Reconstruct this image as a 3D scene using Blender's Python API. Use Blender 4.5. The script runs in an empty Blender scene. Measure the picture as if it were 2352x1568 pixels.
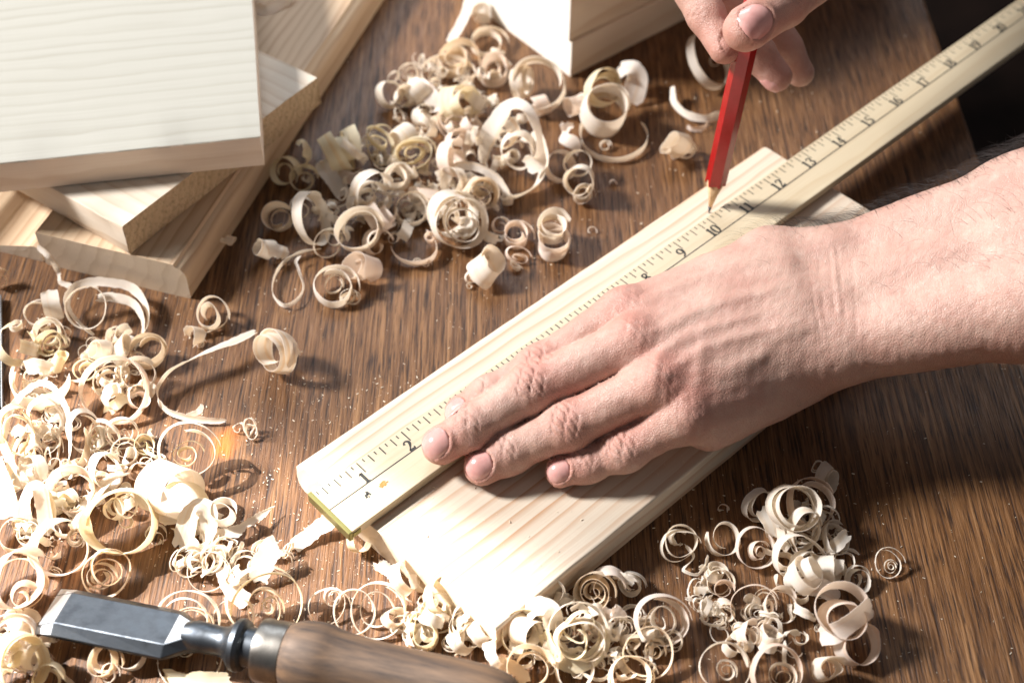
import bpy, bmesh, math, random
import numpy as np
from mathutils import Vector, Matrix
rng = np.random.default_rng(7)
random.seed(7)
S = bpy.context.scene
COL = S.collection
# ---------------------------------------------------------------- camera
FPX, CX, CY, HC = 3200.0, 1176.0, 784.0, 0.51
PITCH = math.atan(3552 / FPX)
AR = np.array([1, 0, 0.0])
AF = np.array([0, math.cos(PITCH), -math.sin(PITCH)])
AU = np.array([0, math.sin(PITCH), math.cos(PITCH)])
CO = np.array([0, 0, HC])
def P(x, y, z=0.0):
    d = AF + AR * (x - CX) / FPX - AU * (y - CY) / FPX
    return CO + d * ((z - HC) / d[2])
def PD(x, y, dep):
    return CO + (AF + AR * (x - CX) / FPX - AU * (y - CY) / FPX) * dep
cam = bpy.data.cameras.new('camera')
camo = bpy.data.objects.new('camera', cam)
COL.objects.link(camo)
camo.location = (0, 0, HC)
camo.rotation_euler = (math.pi / 2 - PITCH, 0, 0)
cam.sensor_width = 36
cam.lens = FPX / 2352 * 36
cam.clip_start, cam.clip_end = 0.01, 60
cam.dof.use_dof = True
cam.dof.focus_distance = 0.618
cam.dof.aperture_fstop = 7.0
cam.dof.aperture_blades = 7
S.camera = camo
# ---------------------------------------------------------------- world and lamps
W = bpy.data.worlds.new('World')
S.world = W
W.use_nodes = True
W.node_tree.nodes['Background'].inputs[0].default_value = (0.95, 0.95, 1.0, 1)
W.node_tree.nodes['Background'].inputs[1].default_value = 0.125
def aim(o, tgt):
    o.rotation_euler = (Vector(tgt) - o.location).to_track_quat('-Z', 'Y').to_euler()
def lamp(name, typ, loc, tgt, power, col, **kw):
    l = bpy.data.lights.new(name, typ)
    l.energy = power
    l.color = col
    for k, v in kw.items(): setattr(l, k, v)
    o = bpy.data.objects.new(name, l)
    COL.objects.link(o)
    o.location = loc
    aim(o, tgt)
    return o
# low warm sunlight that reaches only the left front corner of the bench
SD = np.array([0.66, -0.17, -0.73]); SD /= np.linalg.norm(SD)
LA, LB = np.array([-.2458, .4935, .0]) + np.array([-.006, -.011, 0]), np.array([.030, .3367, .012]) + np.array([-.006, -.011, 0])   # where the edge of the sunlit patch crosses the bench
MID = (LA + LB) / 2
SL = MID - SD * 3.4
ray = (MID - SL) / np.linalg.norm(MID - SL)
tl_ = (LB - LA) - ray * float((LB - LA) @ ray); tl_ /= np.linalg.norm(tl_)
nl_ = np.cross(ray, tl_)
if nl_ @ np.array([-.49, -.87, 0]) < 0: nl_ = -nl_
half = math.radians(15)
lamp('sun_spot', 'SPOT', SL, SL + ray * math.cos(half) + nl_ * math.sin(half), 1450, (1.0, 0.955, 0.92), spot_size=2 * half, spot_blend=0.035, shadow_soft_size=0.013)
# the window at the left and behind: bright daylight
lamp('window_daylight', 'AREA', (-2.9, 1.06, 2.2), (0.0, 0.42, 0.0), 285, (1.0, 0.985, 0.985), shape='RECTANGLE', size=0.62, size_y=0.62)
lamp('sky_window', 'AREA', (-0.2, 2.1, 1.35), (0.0, 0.5, 0.0), 19, (0.84, 0.91, 1.0), shape='RECTANGLE', size=1.1, size_y=0.8)
S.view_settings.view_transform = 'Standard'
S.view_settings.look = 'None'
S.view_settings.exposure = 0.12
S.view_settings.gamma = 1.0
S.cycles.max_bounces = 8
S.cycles.use_denoising = True
S.cycles.sample_clamp_indirect = 6
# ---------------------------------------------------------------- helpers
def srgb(h):
    c = [int(h[i:i + 2], 16) / 255 for i in (0, 2, 4)]
    return tuple((v / 12.92 if v <= .04045 else ((v + .055) / 1.055) ** 2.4) for v in c) + (1,)
class NT:
    def __init__(s, name):
        s.m = bpy.data.materials.new(name)
        s.m.use_nodes = True
        s.t = s.m.node_tree
        s.b = s.t.nodes['Principled BSDF']
        s.out = s.t.nodes['Material Output']
    def n(s, typ, ins=None, **kw):
        nd = s.t.nodes.new('ShaderNode' + typ)
        for k, v in kw.items(): setattr(nd, k, v)
        for k, v in (ins or {}).items():
            if isinstance(v, bpy.types.NodeSocket): s.t.links.new(v, nd.inputs[k])
            else: nd.inputs[k].default_value = v
        return nd
    def set(s, **kw):
        for k, v in kw.items():
            k = k.replace('_', ' ')
            if isinstance(v, bpy.types.NodeSocket): s.t.links.new(v, s.b.inputs[k])
            else: s.b.inputs[k].default_value = v
    def coord(s, kind='Object', scale=(1, 1, 1), loc=(0, 0, 0), rot=(0, 0, 0)):
        c = s.n('TexCoord')
        return s.n('Mapping', {'Vector': c.outputs[kind], 'Scale': scale, 'Location': loc, 'Rotation': rot}).outputs[0]
    def noise(s, vec, scale=1, detail=4, rough=.55, dist=0.0):
        return s.n('TexNoise', {'Vector': vec, 'Scale': scale, 'Detail': detail, 'Roughness': rough, 'Distortion': dist}).outputs[0]
    def ramp(s, fac, stops):
        r = s.n('ValToRGB', {'Fac': fac})
        e = r.color_ramp.elements
        while len(e) < len(stops): e.new(.5)
        for i, (p, c) in enumerate(stops):
            e[i].position = p
            e[i].color = c if isinstance(c, tuple) else (c, c, c, 1)
        return r.outputs[0]
    def mix(s, fac, a, b, mode='MIX'):
        m = s.n('Mix', data_type='RGBA', blend_type=mode)
        for k, v in ((0, fac), (6, a), (7, b)):
            if isinstance(v, bpy.types.NodeSocket): s.t.links.new(v, m.inputs[k])
            else: m.inputs[k].default_value = v
        return m.outputs[2]
    def math(s, op, a, b=0.0, c=0.0):
        m = s.n('Math', operation=op)
        for k, v in enumerate((a, b, c)):
            if isinstance(v, bpy.types.NodeSocket): s.t.links.new(v, m.inputs[k])
            else: m.inputs[k].default_value = v
        return m.outputs[0]
    def bump(s, h, strength=.3, dist=.001):
        return s.n('Bump', {'Height': h, 'Strength': strength, 'Distance': dist}).outputs[0]

def pine(name, light, dark, rings=260.0, contrast=1.0, rough=.62, seed=0.0, bow=.35, endgrain=False):
    m = NT(name)
    v = m.coord(scale=(.55, 1, 1), loc=(seed, seed * .37, seed * .11))
    warp = m.noise(m.coord(scale=(2.2, 9, 9), loc=(seed * 2, seed, 0)), 3.0, 3)
    sep = m.n('SeparateXYZ', {'Vector': v})
    y = m.math('ADD', sep.outputs[1], m.math('MULTIPLY', sep.outputs[2], .55))
    y = m.math('ADD', y, m.math('MULTIPLY', m.math('SUBTRACT', warp, .5), bow * .05))
    ph = m.math('MULTIPLY', y, rings * 2.2)
    ph = m.math('ADD', ph, m.math('MULTIPLY', m.noise(m.coord(scale=(1.5, 25, 25)), 2.0, 2), 5.0))
    saw = m.math('FRACT', m.math('MULTIPLY', ph, .159))
    line = m.ramp(saw, [(0.0, 0.0), (.5, .12), (.82, .85), (.90, 1.0), (.97, .05)])
    amp = m.ramp(m.noise(m.coord(scale=(3, 22, 22), loc=(0, seed, 3)), 1.5, 2), [(.3, .25), (.7, 1.0)])
    fac = m.math('MULTIPLY', m.math('MULTIPLY', line, amp), contrast)
    c = m.mix(fac, light, dark)
    fib = m.noise(m.coord(scale=(14, 900, 900)), 1.0, 3, .6)
    c = m.mix(m.ramp(fib, [(.3, .16), (.62, 0.0)]), c, dark)
    blot = m.noise(m.coord(scale=(9, 30, 30), loc=(seed, 0, 2)), 1.2, 3)
    c = m.mix(m.ramp(blot, [(.45, 0.0), (.75, .16)]), c, tuple(.86 * a for a in light[:3]) + (1,))
    saw2 = m.noise(m.coord(scale=(420, 60, 60)), 1.0, 2)
    h = m.math('ADD', m.math('MULTIPLY', fib, .7), m.math('MULTIPLY', saw2, .3))
    m.set(Base_Color=c, Roughness=rough, Normal=m.bump(h, .35, .0005))
    if endgrain:
        pores = m.n('TexVoronoi', {'Vector': m.coord(scale=(900, 900, 1100)), 'Scale': 1.0}, feature='F1').outputs[0]
        d = m.noise(m.coord(scale=(420, 420, 420)), 1.0, 4)
        c2 = m.mix(m.ramp(d, [(.34, .4), (.50, 0.0)]), c, tuple(.55 * a for a in dark[:3]) + (1,))
        m.set(Base_Color=c2, Normal=m.bump(m.math('ADD', pores, d), .6, .0012))
    return m.m
PALE = srgb('f3e6cf'); TAN = srgb('dcb98c'); CREAM = srgb('f6ecdc'); ROSE = srgb('e6c4a2')
M = {}
M['board'] = pine('pine_board', srgb('d8cab6'), srgb('b58358'), rings=470, contrast=.95, seed=1.3, bow=.22)
M['whiteboard'] = pine('whitewood', srgb('b0aca0'), srgb('8f8876'), rings=300, contrast=.5, seed=4.1, bow=.35)
M['whiteboard2'] = pine('planed_pine', srgb('ded1be'), srgb('b99a79'), rings=330, contrast=.7, seed=2.2)
M['stack'] = pine('brown_pine', srgb('d6bb9a'), srgb('a27550'), rings=420, contrast=.7, seed=6.7)
M['endgrain'] = pine('end_grain', srgb('d8bf9b'), srgb('a78459'), rings=500, contrast=.5, seed=3.1, endgrain=True)
M['paleend'] = pine('pale_end_grain', srgb('dccdb8'), srgb('ad9475'), rings=300, contrast=.5, seed=5.1, rough=.8)
M['roseedge'] = pine('rosy_edge', srgb('f0e2d2'), srgb('c9ad8e'), rings=360, contrast=.5, seed=7.7)
M['litend'] = pine('lit_end', srgb('f2ede3'), srgb('ddd0ba'), rings=200, contrast=.35, seed=2.9, rough=.75)  # block ends paler than its sides: brightness of the lit left face put into colour
M['block'] = pine('block_pine', srgb('f0e2ca'), srgb('cfae83'), rings=260, contrast=.7, seed=8.2)
M['rule'] = pine('rule_wood', srgb('d4c4a6'), srgb('b89a70'), rings=260, contrast=.35, rough=.42, seed=9.4)

def mat_table():
    m = NT('oak_worktop')
    n1 = m.noise(m.coord(scale=(400, 9, 20)), 1.0, 6, .66, .1)
    n2 = m.noise(m.coord(scale=(980, 44, 20), loc=(3, 1, 0)), 1.0, 4, .62)
    n3 = m.noise(m.coord(scale=(9, 2.0, 2), loc=(5, 2, 0)), 1.0, 3, .5)
    c = m.ramp(n1, [(.30, srgb('3b2415')), (.46, srgb('684525')), (.58, srgb('875f3a')), (.74, srgb('ab8155'))])
    c = m.mix(m.ramp(n3, [(.35, .5), (.65, 0.0)]), c, srgb('624024'))
    c = m.mix(m.ramp(n2, [(.37, .9), (.49, 0.0)]), c, srgb('28170d'))
    c = m.mix(m.ramp(n2, [(.56, 0.0), (.75, .35)]), c, srgb('b18c6c'))
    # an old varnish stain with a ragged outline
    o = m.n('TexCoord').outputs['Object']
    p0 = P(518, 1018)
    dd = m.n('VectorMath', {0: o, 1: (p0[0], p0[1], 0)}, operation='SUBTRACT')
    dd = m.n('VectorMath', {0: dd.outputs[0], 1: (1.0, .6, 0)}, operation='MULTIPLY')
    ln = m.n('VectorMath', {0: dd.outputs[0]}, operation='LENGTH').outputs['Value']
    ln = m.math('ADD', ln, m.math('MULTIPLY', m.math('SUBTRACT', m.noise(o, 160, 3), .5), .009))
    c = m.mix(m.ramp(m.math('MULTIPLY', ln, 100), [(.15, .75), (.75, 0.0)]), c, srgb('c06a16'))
    h = m.math('ADD', m.math('MULTIPLY', n1, .5), n2)
    r = m.ramp(n2, [(.3, .58), (.7, .36)])
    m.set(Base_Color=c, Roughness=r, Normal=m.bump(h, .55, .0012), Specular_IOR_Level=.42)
    return m.m
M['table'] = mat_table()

def mat_shaving(name, a, b, t):
    m = NT(name)
    uv = m.n('UVMap').outputs[0]
    oi = m.n('ObjectInfo').outputs['Random']
    off = m.n('CombineXYZ', {'X': m.math('MULTIPLY', oi, 37.0), 'Y': m.math('MULTIPLY', oi, 11.0), 'Z': 0.0}).outputs[0]
    def mp(sc):
        v = m.n('VectorMath', {0: uv, 1: sc}, operation='MULTIPLY').outputs[0]
        return m.n('VectorMath', {0: v, 1: off}, operation='ADD').outputs[0]
    band = m.noise(mp((5, 330, 1)), 1.0, 3, .6)
    fib = m.noise(mp((60, 3000, 1)), 1.0, 2)
    tint = m.mix(oi, a, b)
    c = m.mix(m.ramp(band, [(.53, 0.0), (.68, .5), (.8, .75)]), tint, t)
    c = m.mix(m.ramp(fib, [(.3, .12), (.6, 0.0)]), c, t)
    m.set(Base_Color=c, Roughness=.55, Normal=m.bump(m.math('ADD', fib, m.noise(mp((180, 260, 1)), 1.0, 3)), .35, .0003))
    tr = m.n('BsdfTranslucent', {'Color': m.mix(.5, c, srgb('fdeed8'))})
    mx = m.n('MixShader', {0: .54, 1: m.b.outputs[0], 2: tr.outputs[0]})
    m.t.links.new(mx.outputs[0], m.out.inputs[0])
    return m.m
M['shave'] = mat_shaving('shaving_pale', srgb('fdfaf5'), srgb('fcf7ee'), srgb('edcfa0'))
M['pink'] = mat_shaving('shaving_pinkish', srgb('fdf7f1'), srgb('fcf1e8'), srgb('efcfb2'))
M['tan'] = mat_shaving('shaving_tan', srgb('fcf4e6'), srgb('faecd6'), srgb('e6bf8e'))
M['yellow'] = mat_shaving('shaving_yellowish', srgb('faf5e0'), srgb('f8f0d8'), srgb('e8c888'))

def simple(name, col, rough=.5, metal=0.0, nz=None, bumpv=0.0, var=.0, col2=None, **kw):
    m = NT(name)
    c = col
    if nz:
        n = m.noise(m.coord(scale=nz), 1.0, 5, .6)
        c = m.mix(m.ramp(n, [(.35, 0.0), (.68, 1.0)]), col, col2 or col)
        m.set(Normal=m.bump(n, bumpv, .0005), Roughness=m.ramp(n, [(.3, rough - var), (.7, rough + var)]))
    else: m.set(Roughness=rough)
    m.set(Base_Color=c, Metallic=metal, **kw)
    return m.m
M['steel'] = simple('chisel_steel', srgb('5f6469'), .42, 1.0, (110, 150, 150), .12, .10, srgb('3b3f44'))
M['edge'] = simple('ground_steel', srgb('b4b8bb'), .45, 1.0, (900, 40, 40), .10, .06, srgb('b5b8ba'))
M['ferrule'] = simple('ferrule_steel', srgb('8a8781'), .38, 1.0, (90, 90, 90), .2, .1, srgb('4b4743'))
M['handle'] = simple('old_handle_wood', srgb('5c4632'), .7, 0.0, (26, 210, 210), .6, .08, srgb('2c211a'))
M['brass'] = simple('dull_brass', srgb('9d9660'), .45, 1.0, (120, 120, 120), .1, .06, srgb('857f50'))
M['ink'] = simple('black_ink', srgb('2b2a27'), .6, 0.0, (900, 900, 900), .0, .0, srgb('4a4842'))
M['scar'] = simple('torn_wood', srgb('b98a4c'), .8, 0.0, (600, 600, 600), .6, .0, srgb('96662f'))
M['red'] = simple('red_paint', srgb('a31419'), .22, 0.0, (160, 160, 60), .08, .05, srgb('96110f'), Coat_Weight=.5, Coat_Roughness=.15)
M['pencilwood'] = simple('pencil_cedar', srgb('e0c49c'), .6, 0.0, (300, 300, 40), .3, .0, srgb('c49d70'))
M['lead'] = simple('graphite', srgb('4a4c52'), .35, 0.3)
M['floor'] = simple('floor_dark', srgb('1a110d'), .85, 0.0, (9, 9, 9), .1, .0, srgb('0c0806'), Specular_IOR_Level=.06)
M['dust'] = simple('sawdust', srgb('eadcc4'), .7)
M['speck'] = simple('pale_speck', srgb('cfd6ea'), .4)
M['hair'] = simple('dark_hair', srgb('2a211d'), .4)

def mat_skin():
    m = NT('skin')
    o = m.n('TexCoord').outputs['Object']
    fl = m.n('Attribute', attribute_name='flush').outputs['Fac']
    n = m.noise(o, 55, 4, .6)
    n2 = m.noise(o, 420, 3, .6)
    c = m.mix(m.ramp(n, [(.35, 0.0), (.7, 1.0)]), srgb('c8a594'), srgb('b88f7f'))
    c = m.mix(m.ramp(n2, [(.45, 0.0), (.75, .28)]), c, srgb('cb8f80'))
    c = m.mix(m.math('MULTIPLY', fl, .7), c, srgb('bf7363'))
    c = m.mix(m.ramp(m.noise(o, 130, 4, .65), [(.52, 0.0), (.75, .3)]), c, srgb('e0c6b6'))
    v1 = m.n('TexVoronoi', {'Vector': m.n('Mapping', {'Vector': o, 'Scale': (620, 1150, 800), 'Rotation': (0, 0, .35)}).outputs[0], 'Scale': 1.0, 'Randomness': 1.0}, feature='DISTANCE_TO_EDGE').outputs[0]
    v2 = m.n('TexVoronoi', {'Vector': m.n('Mapping', {'Vector': o, 'Scale': (1500, 1100, 1300), 'Rotation': (0, 0, -.6)}).outputs[0], 'Scale': 1.0}, feature='DISTANCE_TO_EDGE').outputs[0]
    h = m.math('ADD', m.math('MULTIPLY', m.ramp(v1, [(0, 0.0), (.18, 1.0)]), .7), m.math('MULTIPLY', m.ramp(v2, [(0, 0.0), (.2, 1.0)]), .4))
    h = m.math('ADD', h, m.math('MULTIPLY', m.noise(o, 240, 3), 1.2))
    m.set(Base_Color=c, Roughness=m.ramp(n2, [(.3, .36), (.7, .52)]), Normal=m.bump(h, .38, .0006), Specular_IOR_Level=.5,
          Subsurface_Weight=.10, Subsurface_Radius=(1.0, .35, .2), Subsurface_Scale=.0018)
    return m.m
M['skin'] = mat_skin()
M['nail'] = simple('fingernail', srgb('dba9a0'), .2, 0.0, (160, 160, 160), .05, .03, srgb('cf9790'), Subsurface_Weight=.15, Subsurface_Radius=(1, .4, .3), Subsurface_Scale=.002)

def mesh(name, verts, faces, mat=None, smooth=False, uvs=None):
    me = bpy.data.meshes.new(name)
    me.from_pydata([tuple(map(float, v)) for v in verts], [], [tuple(map(int, f)) for f in faces])
    me.update()
    if smooth: me.polygons.foreach_set('use_smooth', [True] * len(me.polygons))
    if mat: me.materials.append(mat)
    if uvs is not None:
        l = me.uv_layers.new(name='UVMap')
        vi = np.empty(len(me.loops), dtype=np.int32)
        me.loops.foreach_get('vertex_index', vi)
        l.data.foreach_set('uv', np.asarray(uvs, dtype=np.float32)[vi].ravel())
    return me
def obj(name, me, parent=None, mw=None):
    o = bpy.data.objects.new(name, me)
    COL.objects.link(o)
    if parent: o.parent = parent
    if mw is not None: o.matrix_world = mw if not parent else mw
    return o
def tag(o, label=None, cat=None, group=None, kind=None):
    for k, v in (('label', label), ('category', cat), ('group', group), ('kind', kind)):
        if v: o[k] = v
    return o
def empty(name, loc, label, cat, group=None, mw=None):
    o = bpy.data.objects.new(name, None)
    o.empty_display_size = .01
    COL.objects.link(o)
    if mw is not None: o.matrix_world = mw
    else: o.location = loc
    return tag(o, label, cat, group)
def bmobj(name, bm, mat, parent=None, smooth=False):
    me = bpy.data.meshes.new(name)
    bmesh.ops.recalc_face_normals(bm, faces=bm.faces)
    bm.to_mesh(me); bm.free()
    for a in (mat if isinstance(mat, list) else [mat]): me.materials.append(a)
    if smooth: me.polygons.foreach_set('use_smooth', [True] * len(me.polygons))
    return obj(name, me, parent)
def frame(o, ux, z=(0, 0, 1)):
    x = Vector(ux).normalized(); z = Vector(z); y = z.cross(x).normalized(); z = x.cross(y)
    m = Matrix((x, y, z)).transposed().to_4x4(); m.translation = Vector(o)
    return m
def extrude_profile(prof, x0, x1, nx=2, jit=0.0, skew=0.0):
    """prof: list of (y, z) counter-clockwise; extruded along local X"""
    bm = bmesh.new(); rows = []
    for i in range(nx + 1):
        x = x0 + (x1 - x0) * i / nx
        row = []
        for (y, z) in prof:
            e = (i == 0 or i == nx)
            row.append(bm.verts.new((x + (random.uniform(-jit, jit) if e else 0) + (skew * y if i == 0 else 0), y + random.uniform(-jit, jit) * .4, z + random.uniform(-jit, jit) * .25)))
        rows.append(row)
    k = len(prof)
    for i in range(nx):
        for j in range(k):
            bm.faces.new((rows[i][j], rows[i][(j + 1) % k], rows[i + 1][(j + 1) % k], rows[i + 1][j]))
    for r, rev in ((rows[0], True), (rows[-1], False)):
        f = bm.faces.new(r[::-1] if rev else r)
        f.material_index = 1
    return bm
def rounded(w, t, r, n=5, sub=6):
    """cross-section 0..w, 0..t with corner radii r = [r00, r10, r11, r01], straight runs subdivided"""
    pts = []
    cs = [(r[0], r[0], r[0], 180), (w - r[1], r[1], r[1], 270), (w - r[2], t - r[2], r[2], 0), (r[3], t - r[3], r[3], 90)]
    arcs = []
    for (cy, cz, rr, a0) in cs:
        arcs.append([(cy + rr * math.cos(math.radians(a0 + 90 * k / n)), cz + rr * math.sin(math.radians(a0 + 90 * k / n))) for k in range(n + 1)])
    for i in range(4):
        pts += arcs[i]
        a, b = arcs[i][-1], arcs[(i + 1) % 4][0]
        ns = sub if i in (0, 2) else 2
        for k in range(1, ns): pts.append((a[0] + (b[0] - a[0]) * k / ns, a[1] + (b[1] - a[1]) * k / ns))
    return pts
def board(name, mw, x0, x1, w, t, r, mats, label, cat, jit=.0003, skew=0.0, group=None, nx=24, side=False):
    bm = extrude_profile(rounded(w, t, r), x0, x1, nx, jit, skew)
    bmesh.ops.triangulate(bm, faces=[f for f in bm.faces if len(f.verts) > 4])
    if side:
        bm.normal_update()
        for f in bm.faces:
            if abs(f.normal.y) > .8: f.material_index = 1
    o = bmobj(name, bm, mats)
    me = o.data
    me.polygons.foreach_set('use_smooth', [True] * len(me.polygons))
    me.set_sharp_from_angle(angle=math.radians(35))
    o.matrix_world = mw
    return tag(o, label, cat, group)
def boxbm(x0, x1, y0, y1, z0, z1, bev=0.0, seg=2, bm=None):
    bm = bm or bmesh.new()
    v = [bm.verts.new((x, y, z)) for z in (z0, z1) for y in (y0, y1) for x in (x0, x1)]
    fs = [bm.faces.new([v[i] for i in q]) for q in ((0, 2, 3, 1), (4, 5, 7, 6), (0, 1, 5, 4), (2, 6, 7, 3), (0, 4, 6, 2), (1, 3, 7, 5))]
    if bev: bmesh.ops.bevel(bm, geom=list({e for f in fs for e in f.edges}), offset=bev, segments=seg, affect='EDGES', profile=.5)
    return bm
def lathe(prof, n=40):
    """prof: list of (x, r) along local X"""
    bm = bmesh.new(); rows = []
    for x, r in prof:
        rows.append([bm.verts.new((x, r * math.cos(2 * math.pi * k / n), r * math.sin(2 * math.pi * k / n))) for k in range(n)])
    for a, b in zip(rows, rows[1:]):
        for k in range(n): bm.faces.new((a[k], a[(k + 1) % n], b[(k + 1) % n], b[k]))
    bm.faces.new(rows[0][::-1]); bm.faces.new(rows[-1])
    return bm
def crom(pts, n):
    p = np.asarray(pts, float)
    if len(p) == 2: return p[0] + (p[1] - p[0]) * np.linspace(0, 1, n)[:, None]
    q = np.vstack([2 * p[0] - p[1], p, 2 * p[-1] - p[-2]])
    t = np.linspace(0, len(p) - 1 - 1e-6, n); i = t.astype(int); f = (t - i)[:, None]
    a, b, c, d = q[i], q[i + 1], q[i + 2], q[i + 3]
    return .5 * ((2 * b) + (-a + c) * f + (2 * a - 5 * b + 4 * c - d) * f ** 2 + (-a + 3 * b - 3 * c + d) * f ** 3)

# ---------------------------------------------------------------- floor and workbench
tag(obj('floor', mesh('floor', [(-6, -6, -.78), (6, -6, -.78), (6, 6, -.78), (-6, 6, -.78)], [(0, 1, 2, 3)], M['floor'])), kind='structure')
bench = empty('workbench', (0, .6, -.78), 'dark brown oak workbench top scattered with pale wood shavings', 'workbench')
TX0, TX1, TY0, TY1 = -1.1, .2615, -.35, 1.55
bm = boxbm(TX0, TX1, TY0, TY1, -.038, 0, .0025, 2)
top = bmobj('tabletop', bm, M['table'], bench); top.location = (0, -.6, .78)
for (x, y) in ((TX0 + .1, TY0 + .1), (TX1 - .1, TY0 + .1), (TX0 + .1, TY1 - .1), (TX1 - .1, TY1 - .1)):
    l = bmobj('leg', boxbm(x - .035, x + .035, y - .035, y + .035, -.78, -.0385, .004), M['table'], bench); l.location = (0, -.6, .78)

# ---------------------------------------------------------------- board under the ruler
U = np.array([.7315, .6817, 0]); V = np.array([.6817, -.7315, 0])
b0 = np.array([-.0895, .3775, 0])
# local X along the board, local Y = -V, so the profile runs from the right edge to the left edge
mwb = frame(b0 + V * .122, U)
BT = .018
board('pine_board', mwb, 0, .308, .122, BT, [.0015, .004, .0048, .0012], [M['board'], M['paleend']],
      'pale striped pine board lying under the wooden ruler and the flat hand', 'board', skew=-.07, nx=40)

# ---------------------------------------------------------------- ruler
r0 = np.array([-.0870, .3506, BT + .0003])
mwr = frame(r0, U)      # local x along, local y toward tick edge = -V ; tick edge at y=0, other edge at y=-RW
RW, RT, RL = .0275, .0048, .9144
rul = empty('ruler', (0, 0, 0), 'long wooden yardstick with black inch marks and a brass end, laid across the board', 'ruler', mw=mwr)
def rpart(name, bm, mat, **k): return bmobj(name, bm, mat, rul, **k)
body = bmesh.new()
rpart('wooden_strip', boxbm(.0012, RL, -RW, 0, 0, RT, .0004, 2), M['rule'])
cap = boxbm(-.0004, .0016, -RW - .0006, .0005, -.0003, RT + .00045, .00025, 1)
rpart('brass_end', cap, M['brass'])
bm = boxbm(.0017, .0060, -RW - .00045, -RW + .0004, .0006, RT - .0014, .0002, 1)
rpart('brass_tab', bm, M['brass'])
bm = bmesh.new(); IN = .0254; zt = RT + .00006
def quad(bm, pts): bm.faces.new([bm.verts.new((x, y, zt)) for x, y in pts])
for k in range(1, 36 * 8):
    ln = .0066 if k % 8 == 0 else (.0047 if k % 2 == 0 else .0020)
    if k % 8 == 4: ln = .0050
    x = k * IN / 8; w = .00026 + random.uniform(0, .00005)
    y0 = -.0009 + random.uniform(-.0002, .0002)
    dx = random.uniform(-.0001, .0001)
    quad(bm, [(x - w, y0), (x - w + dx, y0 - ln), (x + w + dx, y0 - ln), (x + w, y0)])
tm = rpart('inch_scale', bm, M['ink']); tm['kind'] = 'stuff'
bm = bmesh.new(); quad(bm, [(.0017, -.0122), (.0017, -.0128), (RL, -.0128), (RL, -.0122)]); rpart('printed_line', bm, M['ink'])
# serif numerals: strokes (x, y, half-width) in a box 0.62 wide, 1 high
DIG = {
 '0': [[(.31, .98, .04), (.12, .85, .07), (.06, .5, .10), (.12, .15, .07), (.31, .02, .04), (.5, .15, .07), (.56, .5, .10), (.5, .85, .07), (.31, .98, .04)]],
 '1': [[(.33, 0.02, .10), (.33, .96, .10)], [(.12, .80, .03), (.33, .95, .05)], [(.12, .02, .03), (.54, .02, .03)]],
 '2': [[(.10, .74, .09), (.14, .90, .05), (.32, .97, .05), (.50, .85, .08), (.50, .65, .09), (.30, .32, .05), (.08, .08, .04)], [(.06, .06, .06), (.35, .07, .08), (.54, .08, .06), (.57, .25, .03)]],
 '3': [[(.09, .80, .08), (.16, .94, .04), (.34, .97, .05), (.49, .82, .08), (.44, .62, .06), (.24, .54, .03)], [(.24, .54, .03), (.47, .46, .06), (.53, .26, .10), (.40, .06, .06), (.20, .02, .05), (.07, .18, .08)]],
 '4': [[(.42, .02, .09), (.42, .97, .09)], [(.42, .95, .04), (.05, .32, .04)], [(.03, .28, .045), (.60, .28, .045)], [(.26, .02, .03), (.58, .02, .03)]],
 '5': [[(.14, .95, .05), (.52, .95, .06)], [(.15, .95, .04), (.11, .54, .04)], [(.11, .54, .04), (.32, .62, .05), (.50, .46, .08), (.52, .26, .10), (.38, .05, .06), (.18, .02, .05), (.07, .16, .08)]],
 '6': [[(.50, .95, .05), (.26, .84, .06), (.10, .55, .09), (.09, .28, .10), (.20, .05, .06), (.36, .02, .05), (.53, .16, .08), (.54, .38, .08), (.38, .56, .05), (.20, .52, .04), (.10, .38, .05)]],
 '7': [[(.06, .78, .04), (.08, .93, .06), (.56, .93, .07)], [(.55, .92, .05), (.34, .45, .06), (.26, .02, .09)]],
 '8': [[(.31, .97, .04), (.14, .86, .07), (.16, .66, .07), (.31, .54, .05), (.50, .38, .08), (.52, .16, .09), (.31, .02, .04), (.10, .16, .08), (.11, .38, .07), (.31, .54, .05), (.47, .70, .07), (.47, .88, .07), (.31, .97, .04)]],
 '9': [[(.12, .05, .05), (.36, .16, .06), (.52, .45, .09), (.53, .72, .10), (.42, .95, .06), (.26, .98, .05), (.09, .84, .08), (.08, .62, .08), (.24, .44, .05), (.42, .48, .04), (.52, .62, .05)]]}
def numeral(txt, xr, yb, h):
    bm = bmesh.new(); x0 = xr - .62 * h * len(txt)
    for i, ch in enumerate(txt):
        ox = x0 + i * .62 * h + (.0 if len(txt) == 1 else .0)
        for st in DIG[ch]:
            q = crom([(a, b, c) for a, b, c in st], max(2, 5 * (len(st) - 1)))
            d = np.gradient(q[:, :2], axis=0); d /= np.linalg.norm(d, axis=1)[:, None] + 1e-9
            nn = np.stack([-d[:, 1], d[:, 0]], 1)
            L = [bm.verts.new((ox + (p[0] + n[0] * p[2] * 1.25) * h, yb + (p[1] + n[1] * p[2] * 1.25) * h, zt + .00001)) for p, n in zip(q, nn)]
            R = [bm.verts.new((ox + (p[0] - n[0] * p[2] * 1.25) * h, yb + (p[1] - n[1] * p[2] * 1.25) * h, zt + .00001)) for p, n in zip(q, nn)]
            for k in range(len(q) - 1): bm.faces.new((L[k], R[k], R[k + 1], L[k + 1]))
    rpart('numeral', bm, M['ink'])
for k in range(1, 24): numeral(str(k), k * IN - .0006, -.0121, .0060)
bm = bmesh.new()
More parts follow.
